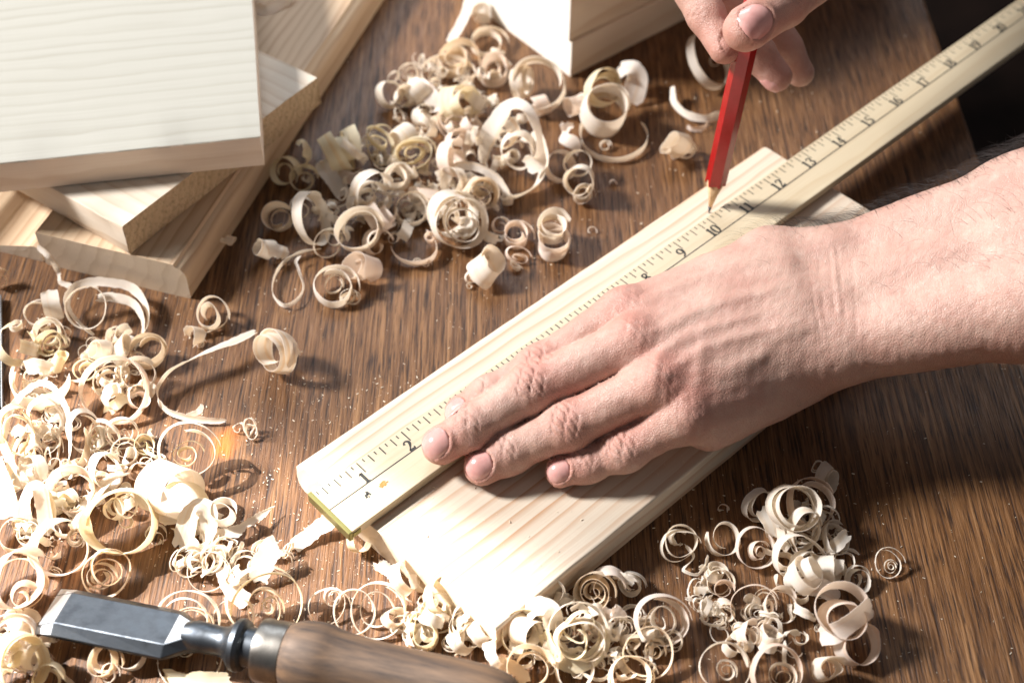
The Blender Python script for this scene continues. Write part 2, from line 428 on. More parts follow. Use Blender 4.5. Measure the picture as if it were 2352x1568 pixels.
for (x, y, a, b) in ((.0178, -.0172, .0010, .0006), (.0188, -.0165, .0007, .0009), (.0172, -.0182, .0006, .0004), (.0193, -.0178, .0004, .0006), (.0182, -.0186, .0003, .0005)):
    quad(bm, [(x - a, y - b), (x + a * 1.1, y - b * .8), (x + a, y + b), (x - a * .7, y + b * 1.2)])
rpart('printed_mark', bm, M['ink'])
bm = bmesh.new(); pts = []
for k in range(26):
    a = 2 * math.pi * k / 26; rr = .0021 * (.62 + .55 * random.random()) * (1.35 if math.cos(a) > .2 else 1)
    pts.append((.0262 + rr * math.cos(a), -.0176 + rr * .62 * math.sin(a)))
quad(bm, pts); rpart('torn_patch', bm, M['scar'])

# ---------------------------------------------------------------- stack of boards, top left
d1 = Vector((.0755, .240, 0)).normalized(); n1 = Vector((-d1.y, d1.x, 0))
c1 = Vector((-.1625, .4885, 0))
g = 'boards stacked at the top left'
board('wood_board', frame(c1, d1), 0, .62, .083, .0225, [.0012, .0012, .0015, .009][::1], [M['stack'], M['paleend']],
      'brown grained board with a rounded long edge, bottom of the stack, running up past the top edge', 'board', group=g, nx=40) if False else None
def prof_board(name, prof, mw, x0, x1, mats, label, group, jit=.00012, nx=30):
    bm = extrude_profile(prof, x0, x1, nx, jit)
    bmesh.ops.triangulate(bm, faces=[f for f in bm.faces if len(f.verts) > 4])
    o = bmobj(name, bm, mats); me = o.data
    me.polygons.foreach_set('use_smooth', [p.material_index == 0 for p in me.polygons])
    me.set_sharp_from_angle(angle=math.radians(35)); o.matrix_world = mw
    return tag(o, label, 'board', group)
# profile y=0 is the right edge (a step down then a bullnose), y=w the left edge
T1 = .0225
pr = [(0, .001), (0, .0150), (.0006, .0176), (.0022, .0196), (.0050, .0206), (.0060, .0221), (.0100, T1)]
pr = pr + [(.0100 + (.083 - .0100) * k / 8, T1) for k in range(1, 9)] + [(.083, .001), (.082, 0)] + [(.082 - .081 * k / 8, 0) for k in range(1, 9)]
prof_board('wood_board', pr[::-1], frame(c1, d1), 0, .62, [M['stack'], M['paleend']],
           'brown board with rounded right edge, lowest in the stack, running past the top edge', g)
c0 = c1 + n1 * .0845 + d1 * .001
w0 = .075
pr0 = [(0, .001), (0, .0150), (.004, .0165), (.006, .015)] + [(.006 + .028 * k / 8, .015 - .0105 * math.sin(math.pi * k / 8) ** .7) for k in range(1, 9)] + [(.036, .0165), (.045, .0185), (w0, .0185), (w0, .001), (w0 - .001, 0)] + [(w0 - .001 - (w0 - .002) * k / 5, 0) for k in range(1, 6)]
prof_board('wood_board', [(y_, z_ * .62) for y_, z_ in pr0[::-1]], frame(c0, d1), 0, .5, [M['stack'], M['paleend']],
           'brown moulding with a hollow groove on the bench at the left edge of the photo', g)
dA = Vector((.0842, .1192, 0)).normalized(); nA = Vector((-dA.y, dA.x, 0))
zs = T1 + .0002
# grain runs along nA, so local X = nA and local Y = -dA direction
cB = Vector((-.1906, .4973, zs))
mB = frame(cB + dA * .146, nA)
board('wood_board', mB, 0, .155, .146, .0185, [.0008, .0008, .001, .001], [M['whiteboard2'], M['endgrain']],
      'pale board with rough porous end, set crosswise in the middle of the stack', 'board', group=g, jit=.00045)
dC = Vector((-.125, -.020, 0)).normalized()
mC = frame(Vector((-.1262, .5430, zs + .0187)), dC)
# frame: local x = dC (to the left), local y = z x x -> toward the viewer, so shift to use 0..w away from the viewer
nC = Vector((0, 0, 1)).cross(dC)
mC = frame(Vector((-.1262, .5430, zs + .0187)) - nC * .21, dC)
board('wood_board', mC, 0, .152, .21, .0188, [.0006, .0008, .0008, .0006], [M['whiteboard'], M['roseedge']],
      'wide white board with a clean square edge lying on top of the stack', 'board', group=g, side=True)

# ---------------------------------------------------------------- block pile, top centre
pB, pL, pR = np.array([.0349, .6704, 0]), np.array([-.0236, .7335, 0]), np.array([.1049, .7261, 0])
uR = Vector(pR - pB).normalized(); nL = Vector((-uR.y, uR.x, 0))
g2 = 'blocks stacked at the top centre'
board('wood_block', frame(Vector(pB) + Vector((0, 0, 0)), uR), 0, .26, .115, .0245, [.001, .001, .001, .001], [M['block'], M['litend']],
      'thin pale block lying flat on the bench beneath the taller block at the top', 'wood block', group=g2)
mb2 = frame(Vector(pB) + Vector((0, 0, .0247)) + nL * .002 - uR * .0003, uR)
board('wood_block', mb2, 0, .26, .115, .085, [.001, .001, .001, .001], [M['block'], M['litend']],
      'tall white block standing on a thinner one at the top edge of the photo', 'wood block', group=g2)

# ---------------------------------------------------------------- steel sliver at the left edge
p = P(4, 690); q = P(6, 865)
dS = Vector(q - p).normalized()
so = empty('steel_blade', p, 'sliver of a grey steel blade cut off by the left frame edge', 'steel tool', mw=frame(Vector(p) + Vector((0, 0, .0002)), dS))
bmobj('blade', boxbm(0, .075, -.05, 0, 0, .004, .0006, 2), M['steel'], so)
bmobj('ground_edge', boxbm(-.0005, .0755, .0001, .0006, .0006, .0036, .0001, 1), M['edge'], so)

# ---------------------------------------------------------------- pencil
pt = P(1628, 489, BT); pu = P(1709, 125, .112)
pd = Vector(pu - pt).normalized()
mwp = frame(pt, pd, (0.3, -1, .2))
pen = empty('pencil', pt, 'red hexagonal pencil with a sharpened point touching the ruler at the ten inch mark', 'pencil', mw=mwp)
PR = .0053
def hexring(bm, x, r, n=6, flat=1.0):
    out = []
    for k in range(48):
        a = 2 * math.pi * k / 48
        rh = r / math.cos(((a + math.pi / 6) % (math.pi / 3)) - math.pi / 6) * math.cos(math.pi / 6) * 1.03
        out.append(bm.verts.new((x, (rh * flat + r * (1 - flat)) * math.cos(a), (rh * flat + r * (1 - flat)) * math.sin(a))))
    return out
def strip(bm, rows, cap=True):
    for a, b in zip(rows, rows[1:]):
        n = len(a)
        for k in range(n): bm.faces.new((a[k], a[(k + 1) % n], b[(k + 1) % n], b[k]))
    if cap: bm.faces.new(rows[0][::-1]); bm.faces.new(rows[-1])
bm = bmesh.new()
r1 = [bm.verts.new((.0205 + .0016 * math.cos(6 * 2 * math.pi * k / 48 + .2) + random.uniform(-.0004, .0004), v.co.y, v.co.z)) for k, v in enumerate(hexring(bm, 0, PR * .985))]
bmesh.ops.delete(bm, geom=[v for v in bm.verts if abs(v.co.x) < 1e-9], context='VERTS')
strip(bm, [r1, hexring(bm, .024, PR), hexring(bm, .175, PR)])
bmobj('painted_barrel', bm, M['red'], pen)
bm = bmesh.new(); strip(bm, [hexring(bm, .0040, .00095, flat=0), hexring(bm, .0120, .0024, flat=.3), hexring(bm, .0222, PR * .97, flat=1)])
bmobj('sharpened_wood', bm, M['pencilwood'], pen, smooth=True)
bm = bmesh.new(); strip(bm, [hexring(bm, 0.0, .00025, flat=0), hexring(bm, .0008, .00045, flat=0), hexring(bm, .0045, .00105, flat=0)])
bmobj('lead_point', bm, M['lead'], pen, smooth=True)

# ---------------------------------------------------------------- chisel
ca, cb = P(104, 1393, .0125), P(620, 1499, .0165)
cd = Vector(cb - ca).normalized()
mwc = frame(ca, cd)
mwc = mwc @ Matrix.Rotation(math.radians(-7), 4, 'X') @ Matrix.Diagonal((.905, 1, 1, 1))
ch = empty('chisel', ca, 'old wood chisel with a flat steel blade and worn brown handle at the front left', 'chisel', mw=mwc)
def blade():
    bm = bmesh.new()
    hw, zt_, zb = .0120, .0022, -.0026
    def sec(x, hw, top, zs=.0, inset=.0042): return [bm.verts.new(c) for c in ((x, -hw, zb), (x, hw, zb), (x, hw, zb + .0016 + zs), (x, hw - inset, top), (x, -hw + inset, top), (x, -hw, zb + .0016 + zs))]
    tip = [bm.verts.new(c) for c in ((0, -hw, zb), (0, hw, zb), (.0002, hw, zb + .0002), (.0002, hw - .004, zb + .0003), (.0002, -hw + .004, zb + .0003), (.0002, -hw, zb + .0002))]
    rows = [tip, sec(.0095, hw, zt_), sec(.035, hw, zt_ + .0003), sec(.0625, hw, zt_ + .0006), sec(.0715, .0068, zt_ + .0022, .001, .003), sec(.0765, .0052, zt_ + .0032, .002, .002)]
    for a, b in zip(rows, rows[1:]):
        for k in range(6):
            f = bm.faces.new((a[k], a[(k + 1) % 6], b[(k + 1) % 6], b[k]))
            if a is tip and k in (2, 3, 4): f.material_index = 1
            if a is rows[3] and k == 3: f.material_index = 1
    bm.faces.new(rows[0][::-1]); bm.faces.new(rows[-1])
    bmesh.ops.bevel(bm, geom=list(bm.edges), offset=.0003, segments=1, affect='EDGES')
    return bm
bmobj('blade', blade(), [M['steel'], M['edge']], ch)
def sm(o):
    o.data.set_sharp_from_angle(angle=math.radians(32)); return o
ch_z = .0012
def cpart(name, prof, mat, n=48, z=ch_z):
    prof = [(x if x < .078 else (x - .0055 if x > .096 else .078 + (x - .078) * .695), r) for x, r in prof]
    o = bmobj(name, lathe(prof, n), mat, ch, smooth=True); o.location = (0, 0, z); return sm(o)
cpart('neck', [(.0690, .0050), (.0740, .0064), (.0800, .0062), (.0890, .0058), (.0930, .0064), (.0965, .0084), (.0985, .0104), (.1008, .0108), (.1026, .0100), (.1036, .0080), (.1120, .0080)], M['steel'])
cpart('ferrule', [(.1095, .0110), (.1100, .0124), (.1112, .0128), (.1150, .0126), (.1195, .0128), (.1225, .0127), (.1230, .0122)], M['ferrule'])
hp = [(.1212, .0118), (.1235, .0134), (.1275, .0150), (.1330, .0158), (.1390, .0157), (.1470, .0147), (.1560, .0137), (.1680, .0131), (.1780, .0130), (.1870, .0130), (.1950, .0127), (.2010, .0119), (.2055, .0105), (.2085, .0084), (.2102, .0056), (.2108, .0020)]
hq = crom([(a if a < .15 else .15 + (a - .15) * 1.27, b * (.96 if a < .14 else .92), 0) for a, b in hp], 70)[:, :2]
cpart('handle', [tuple(x) for x in hq], M['handle'], 56, z=ch_z)
# ---------------------------------------------------------------- hands: rounded limbs blended in a distance field, then meshed
def sm_min(a, b, k):
    h = np.clip(.5 + .5 * (b - a) / k, 0, 1)
    return b + (a - b) * h - k * h * (1 - h)
class Body:
    def __init__(s): s.palm = []; s.fing = []; s.kp = .008; s.kf = .004; s.kfp = .007
    @staticmethod
    def cone(p, a, b, r1, r2):
        ba = b - a; h = np.clip(((p - a) @ ba) / (ba @ ba), 0, 1)
        d = p - a - h[:, None] * ba
        return np.sqrt((d * d).sum(1)) - (r1 + (r2 - r1) * h)
    def f(s, p):
        p = p.astype(np.float64)
        def chain(c, k):
            r = None
            for (a, b, r1, r2) in c:
                d = s.cone(p, a, b, r1, r2)
                r = d if r is None else sm_min(r, d, k)
            return r
        pl = chain(s.palm, s.kp); out = pl
        for c in s.fing:
            out = np.minimum(out, sm_min(chain(c, s.kf), pl, s.kfp)) if False else sm_min(out, sm_min(chain(c, s.kf), pl, s.kfp), .0007)
        return out
    def grad(s, p, f0=None, e=2e-4):
        f0 = s.f(p) if f0 is None else f0
        g = np.stack([s.f(p + e * np.eye(3)[i]) - f0 for i in range(3)], 1)
        return f0, g / (np.linalg.norm(g, axis=1)[:, None] + 1e-12)
    def prims(s): return s.palm + [q for c in s.fing for q in c]
    def hit(s, x, y):
        d = AF + AR * (x - CX) / FPX - AU * (y - CY) / FPX; d = d / np.linalg.norm(d); t = .3
        for _ in range(70):
            v = s.f((CO + d * t)[None])[0]
            if v < 1e-5: break
            t += max(v, 1e-5)
            if t > 1.2: return None
        return CO + d * t
    def mesh(s, h):
        pr = s.prims()
        lo = np.min([np.minimum(a - r1, b - r2) for a, b, r1, r2 in pr], axis=0) - .004
        hi = np.max([np.maximum(a + r1, b + r2) for a, b, r1, r2 in pr], axis=0) + .004
        q = 5; H = h * q
        nc = np.ceil((hi - lo) / H).astype(int) + 1
        gx = [lo[i] + H * (np.arange(nc[i]) + .5) for i in range(3)]
        X = np.stack(np.meshgrid(*gx, indexing='ij'), -1).reshape(-1, 3)
        near = (np.abs(s.f(X)) < H * 1.3).reshape(nc)
        near = np.repeat(np.repeat(np.repeat(near, q, 0), q, 1), q, 2)
        n = np.array(near.shape)
        idx = np.argwhere(near)
        F = np.full(n, 1.0, np.float32)
        # far cells: sign from the coarse field
        Fc = s.f(X).reshape(nc)
        F = np.repeat(np.repeat(np.repeat(Fc, q, 0), q, 1), q, 2).astype(np.float32)
        pts = lo + h * (idx + .5)
        for k in range(0, len(pts), 400000):
            ii = idx[k:k + 400000]; F[ii[:, 0], ii[:, 1], ii[:, 2]] = s.f(pts[k:k + 400000])
        ins = F < 0
        c = [ins[i:n[0] - 1 + i, j:n[1] - 1 + j, k:n[2] - 1 + k] for i in (0, 1) for j in (0, 1) for k in (0, 1)]
        cnt = sum(x.astype(np.int8) for x in c)
        act = (cnt > 0) & (cnt < 8)
        cid = np.full(act.shape, -1, np.int64); A = np.argwhere(act); cid[act] = np.arange(len(A))
        verts = lo + h * (A + 1.0)
        faces = []
        for ax in range(3):
            a0 = [slice(0, -1)] * 3; 
            sl1 = [slice(None)] * 3; sl2 = [slice(None)] * 3
            sl1[ax] = slice(0, -1); sl2[ax] = slice(1, None)
            ch_ = ins[tuple(sl1)] != ins[tuple(sl2)]
            E = np.argwhere(ch_)
            o1, o2 = [(1, 2), (2, 0), (0, 1)][ax]
            ok = (E[:, o1] > 0) & (E[:, o2] > 0) & (E[:, o1] < n[o1] - 1) & (E[:, o2] < n[o2] - 1)
            E = E[ok]
            def cc(d1, d2):
                q_ = E.copy(); q_[:, o1] -= d1; q_[:, o2] -= d2
                return cid[q_[:, 0], q_[:, 1], q_[:, 2]]
            qd = np.stack([cc(1, 1), cc(0, 1), cc(0, 0), cc(1, 0)], 1)
            fl = ~ins[E[:, 0], E[:, 1], E[:, 2]]
            qd[fl] = qd[fl][:, ::-1]
            faces.append(qd[(qd >= 0).all(1)])
        faces = np.vstack(faces)
        verts = s.proj(verts, 3)
        # one linear subdivision, then back on to the surface
        e = np.vstack([faces[:, [i, (i + 1) % 4]] for i in range(4)]); e.sort(axis=1)
        ue, inv = np.unique(e, axis=0, return_inverse=True); inv = inv.ravel()
        nv = len(verts); nf = len(faces)
        em = nv + inv.reshape(4, nf).T; fc = nv + len(ue) + np.arange(nf)
        allv = np.vstack([verts, verts[ue].mean(1), verts[faces].mean(1)])
        nfaces = np.vstack([np.stack([faces[:, i], em[:, i], fc, em[:, i - 1]], 1) for i in range(4)])
        return s.proj(allv, 3), nfaces
    def proj(s, v, it):
        for _ in range(it):
            f0, g = s.grad(v)
            v = v - np.clip(f0, -.003, .003)[:, None] * g
        return v
def gs(x, w): return np.exp(-(x / w) ** 2)
def polydist(v, pts):
    best = np.full(len(v), 9.0)
    for a, b in zip(pts[:-1], pts[1:]):
        ba = b - a; h = np.clip(((v - a) @ ba) / (ba @ ba + 1e-12), 0, 1)
        best = np.minimum(best, np.linalg.norm(v - a - h[:, None] * ba, axis=1))
    return best
def vnoise(v, sc, seed):
    r = np.random.default_rng(seed); o = np.zeros(len(v))
    for _ in range(10):
        k = r.normal(size=3) * sc; o += np.sin(v @ k + r.uniform(0, 6.3))
    return o / 10
def joint_wrinkles(v, nrm, J, ax, dor, R, amp, offs, wid=.00042):
    ax = ax / np.linalg.norm(ax); dor = dor - ax * (dor @ ax); dor /= np.linalg.norm(dor); lat = np.cross(ax, dor)
    q = v - J; t = q @ ax; l = q @ lat
    m = (np.abs(t) < .013) & (np.linalg.norm(q, axis=1) < R * 1.7) & (nrm @ dor > .05)
    w = np.zeros(len(v)); tt, ll = t[m], l[m]; dd = np.clip(nrm[m] @ dor, 0, 1)
    s = np.zeros(m.sum())
    for k, (o, a) in enumerate(offs):
        bend = o + np.sign(o) * -.0 + (ll / R) ** 2 * (-o) * .45 + .0007 * np.sin(ll * 700 + k * 2.1)
        s -= a * gs(tt - bend, wid) * gs(ll, R * .72)
    s += .0003 / amp * gs(tt, .0055) * gs(ll, R * .9)
    w[m] = amp * s * dd ** .6
    return w
def nail(body, c, ax, dor, hw, ln, parent, up=.00045):
    """a thin curved plate lying in the fingertip: c is the middle of the nail on the surface"""
    ax = ax / np.linalg.norm(ax); dor = dor - ax * (dor @ ax); dor /= np.linalg.norm(dor); lat = np.cross(ax, dor)
    nu, nv_ = 13, 13; V_ = []
    for j in range(nv_):
        tv = -1 + 2 * j / (nv_ - 1)
        wj = hw * (1 - .10 * max(0, -tv)) * math.sqrt(max(.02, 1 - max(0, abs(tv) - .45) ** 2 / .33)) if True else hw
        for i in range(nu):
            tu = -1 + 2 * i / (nu - 1)
            V_.append(c + ax * (tv * ln) + lat * (tu * wj) + dor * .012)
    V_ = np.array(V_); z = np.zeros(len(V_))
    for _ in range(40):
        fv = body.f(V_ - dor * z[:, None]); z += np.clip(fv, -.002, .004) * .8
    V_ = V_ - dor * z[:, None]
    tu = np.tile(np.linspace(-1, 1, nu), nv_); tv = np.repeat(np.linspace(-1, 1, nv_), nu)
    lift = up * (1 - tu ** 2 * .9) * np.where(tv < -.7, .6, 1.0) + np.where(tv > .75, .0003, 0)
    T = V_ + dor * lift[:, None]; B = V_ - dor * .0012
    n_ = nu * nv_; fs = []
    for j in range(nv_ - 1):
        for i in range(nu - 1):
            a = j * nu + i; fs.append((a, a + 1, a + nu + 1, a + nu))
    rim = [i for i in range(nu)] + [j * nu + nu - 1 for j in range(1, nv_)] + [(nv_ - 1) * nu + i for i in range(nu - 2, -1, -1)] + [j * nu for j in range(nv_ - 2, 0, -1)]
    for a, b in zip(rim, rim[1:] + rim[:1]): fs.append((b, a, a + n_, b + n_))
    me = mesh('fingernail', np.vstack([T, B]), fs, M['nail'], True)
    o = obj('fingernail', me, parent)
    return V_, lat
def skin_obj(name, body, v, nrm, fcs, disp, flush, parent):
    v2 = v + nrm * disp[:, None]
    me = bpy.data.meshes.new(name)
    me.vertices.add(len(v2)); me.vertices.foreach_set('co', v2.astype(np.float32).ravel())
    me.loops.add(fcs.size); me.loops.foreach_set('vertex_index', fcs.astype(np.int32).ravel())
    me.polygons.add(len(fcs)); me.polygons.foreach_set('loop_start', np.arange(0, fcs.size, 4, dtype=np.int32))
    me.polygons.foreach_set('use_smooth', np.ones(len(fcs), bool))
    me.update(calc_edges=True); me.validate()
    at = me.attributes.new('flush', 'FLOAT', 'POINT'); at.data.foreach_set('value', np.clip(flush, 0, 1).astype(np.float32))
    me.materials.append(M['skin'])
    return obj(name, me, parent)
person = empty('person', (0, .45, 0), 'bare armed person pressing the ruler flat and holding a red pencil', 'person')
person.location = (0, 0, 0)
Rm = .001
def J3(x, y, z): return P(x, y, z * Rm)
# ----- hand on the ruler
HB = Body()
FG = {'index': ([(1434, 720, 57), (1240, 846, 45), (1122, 912, 37), (1062, 950, 31.5)], [10.6, 9.6, 8.4, 7.6]),
      'middle': ([(1452, 790, 60), (1222, 893, 46), (1082, 981, 37), (1012, 1024, 32.5)], [11.4, 10.3, 8.9, 8.1]),
      'ring': ([(1508, 880, 56), (1306, 977, 40), (1170, 1039, 29.5), (1108, 1072, 26.2)], [10.8, 9.8, 8.5, 7.8]),
      'pinky': ([(1575, 955, 48), (1436, 1033, 34), (1350, 1064, 27), (1288, 1083, 25)], [9.6, 8.5, 7.4, 6.7])}
JT = {}
for k, (pp, rr) in FG.items():
    q = [J3(*a) for a in pp]; JT[k] = q
    c = [(q[i], q[i + 1], rr[i] * Rm, rr[i + 1] * Rm * 1.02) for i in range(3)]
    for i in (1, 2): c.append((q[i] - (q[i] - q[i - 1]) * .03, q[i] + (q[i] - q[i - 1]) * .03, (rr[i] + .25) * Rm, (rr[i] + .25) * Rm))
    # slimmer between the joints
    HB.fing.append(c)
tip = J3(1046, 1029, 33)
cp = [J3(1770, 605, 60), J3(1800, 672, 63), J3(1815, 745, 60), J3(1810, 815, 53)]
for k, c, rr in zip(('index', 'middle', 'ring', 'pinky'), cp, (15, 15, 14.5, 14)):
    a = JT[k][0]; HB.palm.append((a - np.array([0, 0, .0015]), c, .0108 if k != 'pinky' else .0098, rr * Rm))
for a, b in ((0, 1), (1, 2), (2, 3)):
    k = ['index', 'middle', 'ring', 'pinky']
    HB.palm.append(((JT[k[a]][0] * .86 + cp[a] * .14 + JT[k[b]][0] * .86 + cp[b] * .14) / 2 - np.array([0, 0, .0012]), (cp[a] + cp[b]) / 2, .0098, .0145))
HB.palm.append((J3(1630, 975, 38), J3(1835, 852, 44), .0112, .0155))
HB.palm.append((J3(1830, 618, 52), J3(1640, 655, 46), .0155, .0135))
HB.palm.append((J3(1640, 655, 46), J3(1540, 690, 40), .0125, .0105))
HB.palm.append((J3(1540, 690, 40), J3(1450, 740, 36), .0100, .0085))
HB.palm.append((J3(1770, 605, 60), J3(1900, 612, 64), .0150, .0165))
HB.palm.append((J3(1815, 755, 58), J3(1905, 735, 60), .017, .0175))
HB.palm.append((J3(1810, 815, 53), J3(1910, 797, 56), .0150, .0165))
a1, a2 = J3(1900, 612, 64), J3(1910, 797, 56)
e1, e2 = J3(2352, 478, 90), J3(2352, 702, 83)
HB.palm.append((a1, e1, .0160, .0222)); HB.palm.append((a2, e2, .0160, .0212)); HB.palm.append(((a1 + a2) / 2, (e1 + e2) / 2 - np.array([0, 0, .003]), .018, .0245))
e3, e4 = J3(3150, 180, 150), J3(3150, 520, 140)
HB.palm.append((e1, e3, .0240, .036)); HB.palm.append((e2, e4, .0225, .036)); HB.palm.append(((e1 + e2) / 2 - np.array([0, 0, .003]), (e3 + e4) / 2, .0265, .040))
hv, hf = HB.mesh(.00145)
_, hn = HB.grad(hv)
disp = np.zeros(len(hv)); flush = np.zeros(len(hv))
UPV = np.array([0, -.25, 1.0])
for k in JT:
    q = JT[k]; R = FG[k][1]
    ax1 = q[1] - q[0]; ax2 = q[2] - q[1]; ax3 = q[3] - q[2]
    pw = [(-.0062, .5), (-.0040, .9), (-.0016, 1.15), (.0010, 1.1), (.0035, 1.0), (.0060, .6)]
    disp += joint_wrinkles(hv, hn, q[1], ax1 + ax2, UPV, R[1] * Rm, .00105, pw, .00056)
    disp += joint_wrinkles(hv, hn, q[2], ax2 + ax3, UPV, R[2] * Rm, .00075, [(-.0034, .8), (-.0012, 1.0), (.0010, .9), (.0032, .7)], .0005)
    flush += .55 * gs(np.linalg.norm(hv - q[1] - np.array([0, 0, R[1] * Rm]), axis=1), .011) + .75 * gs(np.linalg.norm(hv - q[3], axis=1), .0125)
    # knuckle caps
    kn = q[0] + np.array([0, 0, R[0] * Rm])
    disp += .0009 * gs(np.linalg.norm(hv - kn, axis=1), .0105) * (hn[:, 2] > 0)
    flush += .55 * gs(np.linalg.norm(hv - kn, axis=1), .012)
    axk = (q[1] - q[0]) + (q[0] - cp[list(JT).index(k)]) * .5
    disp += joint_wrinkles(hv, hn, q[0], axk, UPV, R[0] * Rm * 1.1, .00026, [(-.006, .7), (-.004, .9), (-.002, 1), (0, 1), (.002, 1), (.004, .8)], .0006)
def ridge(px, amp, wid):
    pts = [HB.hit(x, y) for x, y in px]; pts = np.array([p_ for p_ in pts if p_ is not None])
    pts = crom(pts, len(pts) * 5)
    dd_ = polydist(hv, pts); en = np.minimum(np.linalg.norm(hv - pts[0], axis=1), np.linalg.norm(hv - pts[-1], axis=1))
    return amp * gs(dd_, wid) * (1 if wid < .001 else np.clip(.25 + en / .016, 0, 1))
z8 = lambda *pp: [(918.7 + a * .4639, 459.4 + b * .4639) for a, b in pp]
disp += ridge(z8((1235, 950), (1260, 850), (1300, 760), (1400, 690), (1520, 640), (1700, 590), (1830, 560)), .00085, .0031)
disp += ridge(z8((1470, 980), (1478, 870), (1495, 760), (1520, 640)), .00065, .0028)
disp += ridge(z8((1600, 900), (1700, 830), (1790, 765), (1850, 690), (1960, 650), (2120, 590)), .0006, .0034)
disp += ridge(z8((1500, 870), (1640, 830), (1790, 765)), .0005, .0028)
disp += ridge(z8((1210, 690), (1450, 560), (1700, 480), (1950, 420)), .0010, .0034)
disp += ridge(z8((1280, 880), (1500, 740), (1750, 660), (2000, 600)), .0008, .0030)
disp += ridge(z8((1110, 560), (1350, 440), (1600, 340), (1900, 290)), .0008, .0036)
# wrist creases and the pull of skin at its ends
for k, (a, b, c_) in enumerate((((2125, 250), (2150, 520), (2190, 900)), ((2165, 240), (2200, 560), (2230, 900)), ((2075, 330), (2100, 560), (2150, 830)), ((2030, 380), (2060, 560), (2100, 760)), ((2240, 300), (2260, 600), (2270, 820)))):
    disp -= ridge(z8(a, b, c_), .0003 if k < 2 else .0002, .00095)
disp += ridge(z8((2145, 240), (2175, 540), (2210, 900)), .00025, .0026)
disp += .00028 * vnoise(hv, 420, 3) + .0005 * vnoise(hv, 130, 5)
disp += .00004 * vnoise(hv * np.array([.35, 1, .6]), 1500, 8)
flush += .06 + .2 * vnoise(hv, 90, 9)
# nails: a shallow bed with a fold round it
NL = {'index': (.0058, .0058), 'middle': (.0063, .0062), 'ring': (.0060, .0060), 'pinky': (.0050, .0050)}
hand1 = None; beds = []
LEAN = {'index': np.array([-.1, -.25, 1.0]), 'middle': np.array([-.1, -.25, 1.0]), 'ring': np.array([0, -.38, 1.0]), 'pinky': np.array([.05, -.45, 1.0])}
for k in JT:
    q = JT[k]; ax = q[3] - q[2]; ax = ax / np.linalg.norm(ax); dor = LEAN[k] - ax * (LEAN[k] @ ax); dor /= np.linalg.norm(dor); lat = np.cross(ax, dor)
    hw, ln = NL[k]
    c = q[3] + ax * .0012
    s_ = hv - c; t = s_ @ ax; l = s_ @ lat; up_ = (hn @ dor) > .1
    rr_ = np.sqrt((t / (ln * 1.12)) ** 2 + (l / (hw * 1.10)) ** 2)
    near = (np.linalg.norm(s_, axis=1) < .018) & up_
    disp += np.where(near, .00055 * gs(rr_ - 1.12, .16) * (t < ln * .7) - .0007 * (rr_ < .95), 0)
    beds.append((k, c, ax, dor, hw, ln))
disp = np.clip(disp, -.0016, .0026)
hand1 = skin_obj('hand', HB, hv, hn, hf, disp, flush, person)
hand1['label'] = 'hand and forearm lying palm down on the ruler'
for (k, c, ax, dor, hw, ln) in beds: nail(HB, c, ax, dor, hw, ln, hand1)
# dark hairs along the forearm and the back of the wrist
vis = np.where((hn[:, 2] > -.25) & (hv[:, 0] > .105) & (hv[:, 0] < .36))[0]
ypos = hn[vis, 1]
wgt = np.clip(.03 + 2.5 * np.clip(ypos, 0, 1) ** 1.2, 0, 2) * np.clip((hv[vis, 0] - .10) / .12, .12, 1)
pick = rng.choice(vis, 5200, p=wgt / wgt.sum())
hvts, hfs = [], []
arm_dir = (e1 - a1) / np.linalg.norm(e1 - a1)
for i in pick:
    o = hv[i]; n_ = hn[i]; L = rng.uniform(.006, .015); fl = (arm_dir * -.55 + np.array([0, .35, 0]) + rng.normal(0, .35, 3)); fl -= n_ * (fl @ n_); fl /= np.linalg.norm(fl) + 1e-9
    L *= 1.15 if n_[1] > .25 else 1.0
    r_ = .000062; side = np.cross(n_, fl); base = len(hvts)
    for s_ in range(5):
        t = s_ / 4; c = o + n_ * (L * (.75 * t - .42 * t * t)) + fl * (L * (.35 * t + .5 * t * t)); rr = r_ * (1 - .85 * t)
        hvts += [c + side * rr, c - side * rr * .5 + n_ * rr * .87, c - side * rr * .5 - n_ * rr * .87]
    for s_ in range(4):
        for k in range(3):
            a, b = base + s_ * 3 + k, base + s_ * 3 + (k + 1) % 3; hfs.append((a, b, b + 3, a + 3))
ho = obj('arm_hair', mesh('arm_hair', hvts, hfs, M['hair'], True), hand1); ho['kind'] = 'stuff'
# ----- hand with the pencil
RB = Body()
TH = [PD(1712, 68, .632), PD(1800, 8, .645), PD(1905, -75, .668), PD(2010, -190, .71)]
IX = [PD(1664, 112, .656), PD(1622, 36, .662), PD(1560, -70, .668), PD(1740, -330, .72)]
MD = [PD(1784, 176, .694), PD(1738, 122, .692), PD(1660, 10, .690), PD(1830, -300, .74)]
RG = [PD(1838, 168, .716), PD(1806, 112, .712), PD(1740, 0, .708), PD(1910, -280, .752)]
def fing(q, rr):
    return [(q[i], q[i + 1], rr[i] * Rm, rr[i + 1] * Rm) for i in range(len(q) - 1)]
RB.fing = [fing(TH, [10.2, 10.9, 11.8, 15]), fing(IX, [7.3, 8.6, 9.8, 11.5]), fing(MD, [7.6, 8.6, 9.8, 11.5]), fing(RG, [7.2, 8.2, 9.4, 11])]
wr = PD(2120, -420, .80)
for q in (IX, MD, RG): RB.palm.append((q[3], wr, .0125, .017))
RB.palm.append((TH[3], wr, .015, .019))
RB.palm.append((wr, PD(2700, -900, .95), .026, .04))
rv, rf = RB.mesh(.0017)
_, rn = RB.grad(rv)
vd = -(AF)
dp = np.zeros(len(rv)); fl = .15 + .2 * vnoise(rv, 90, 4)
tax = TH[0] - TH[1]
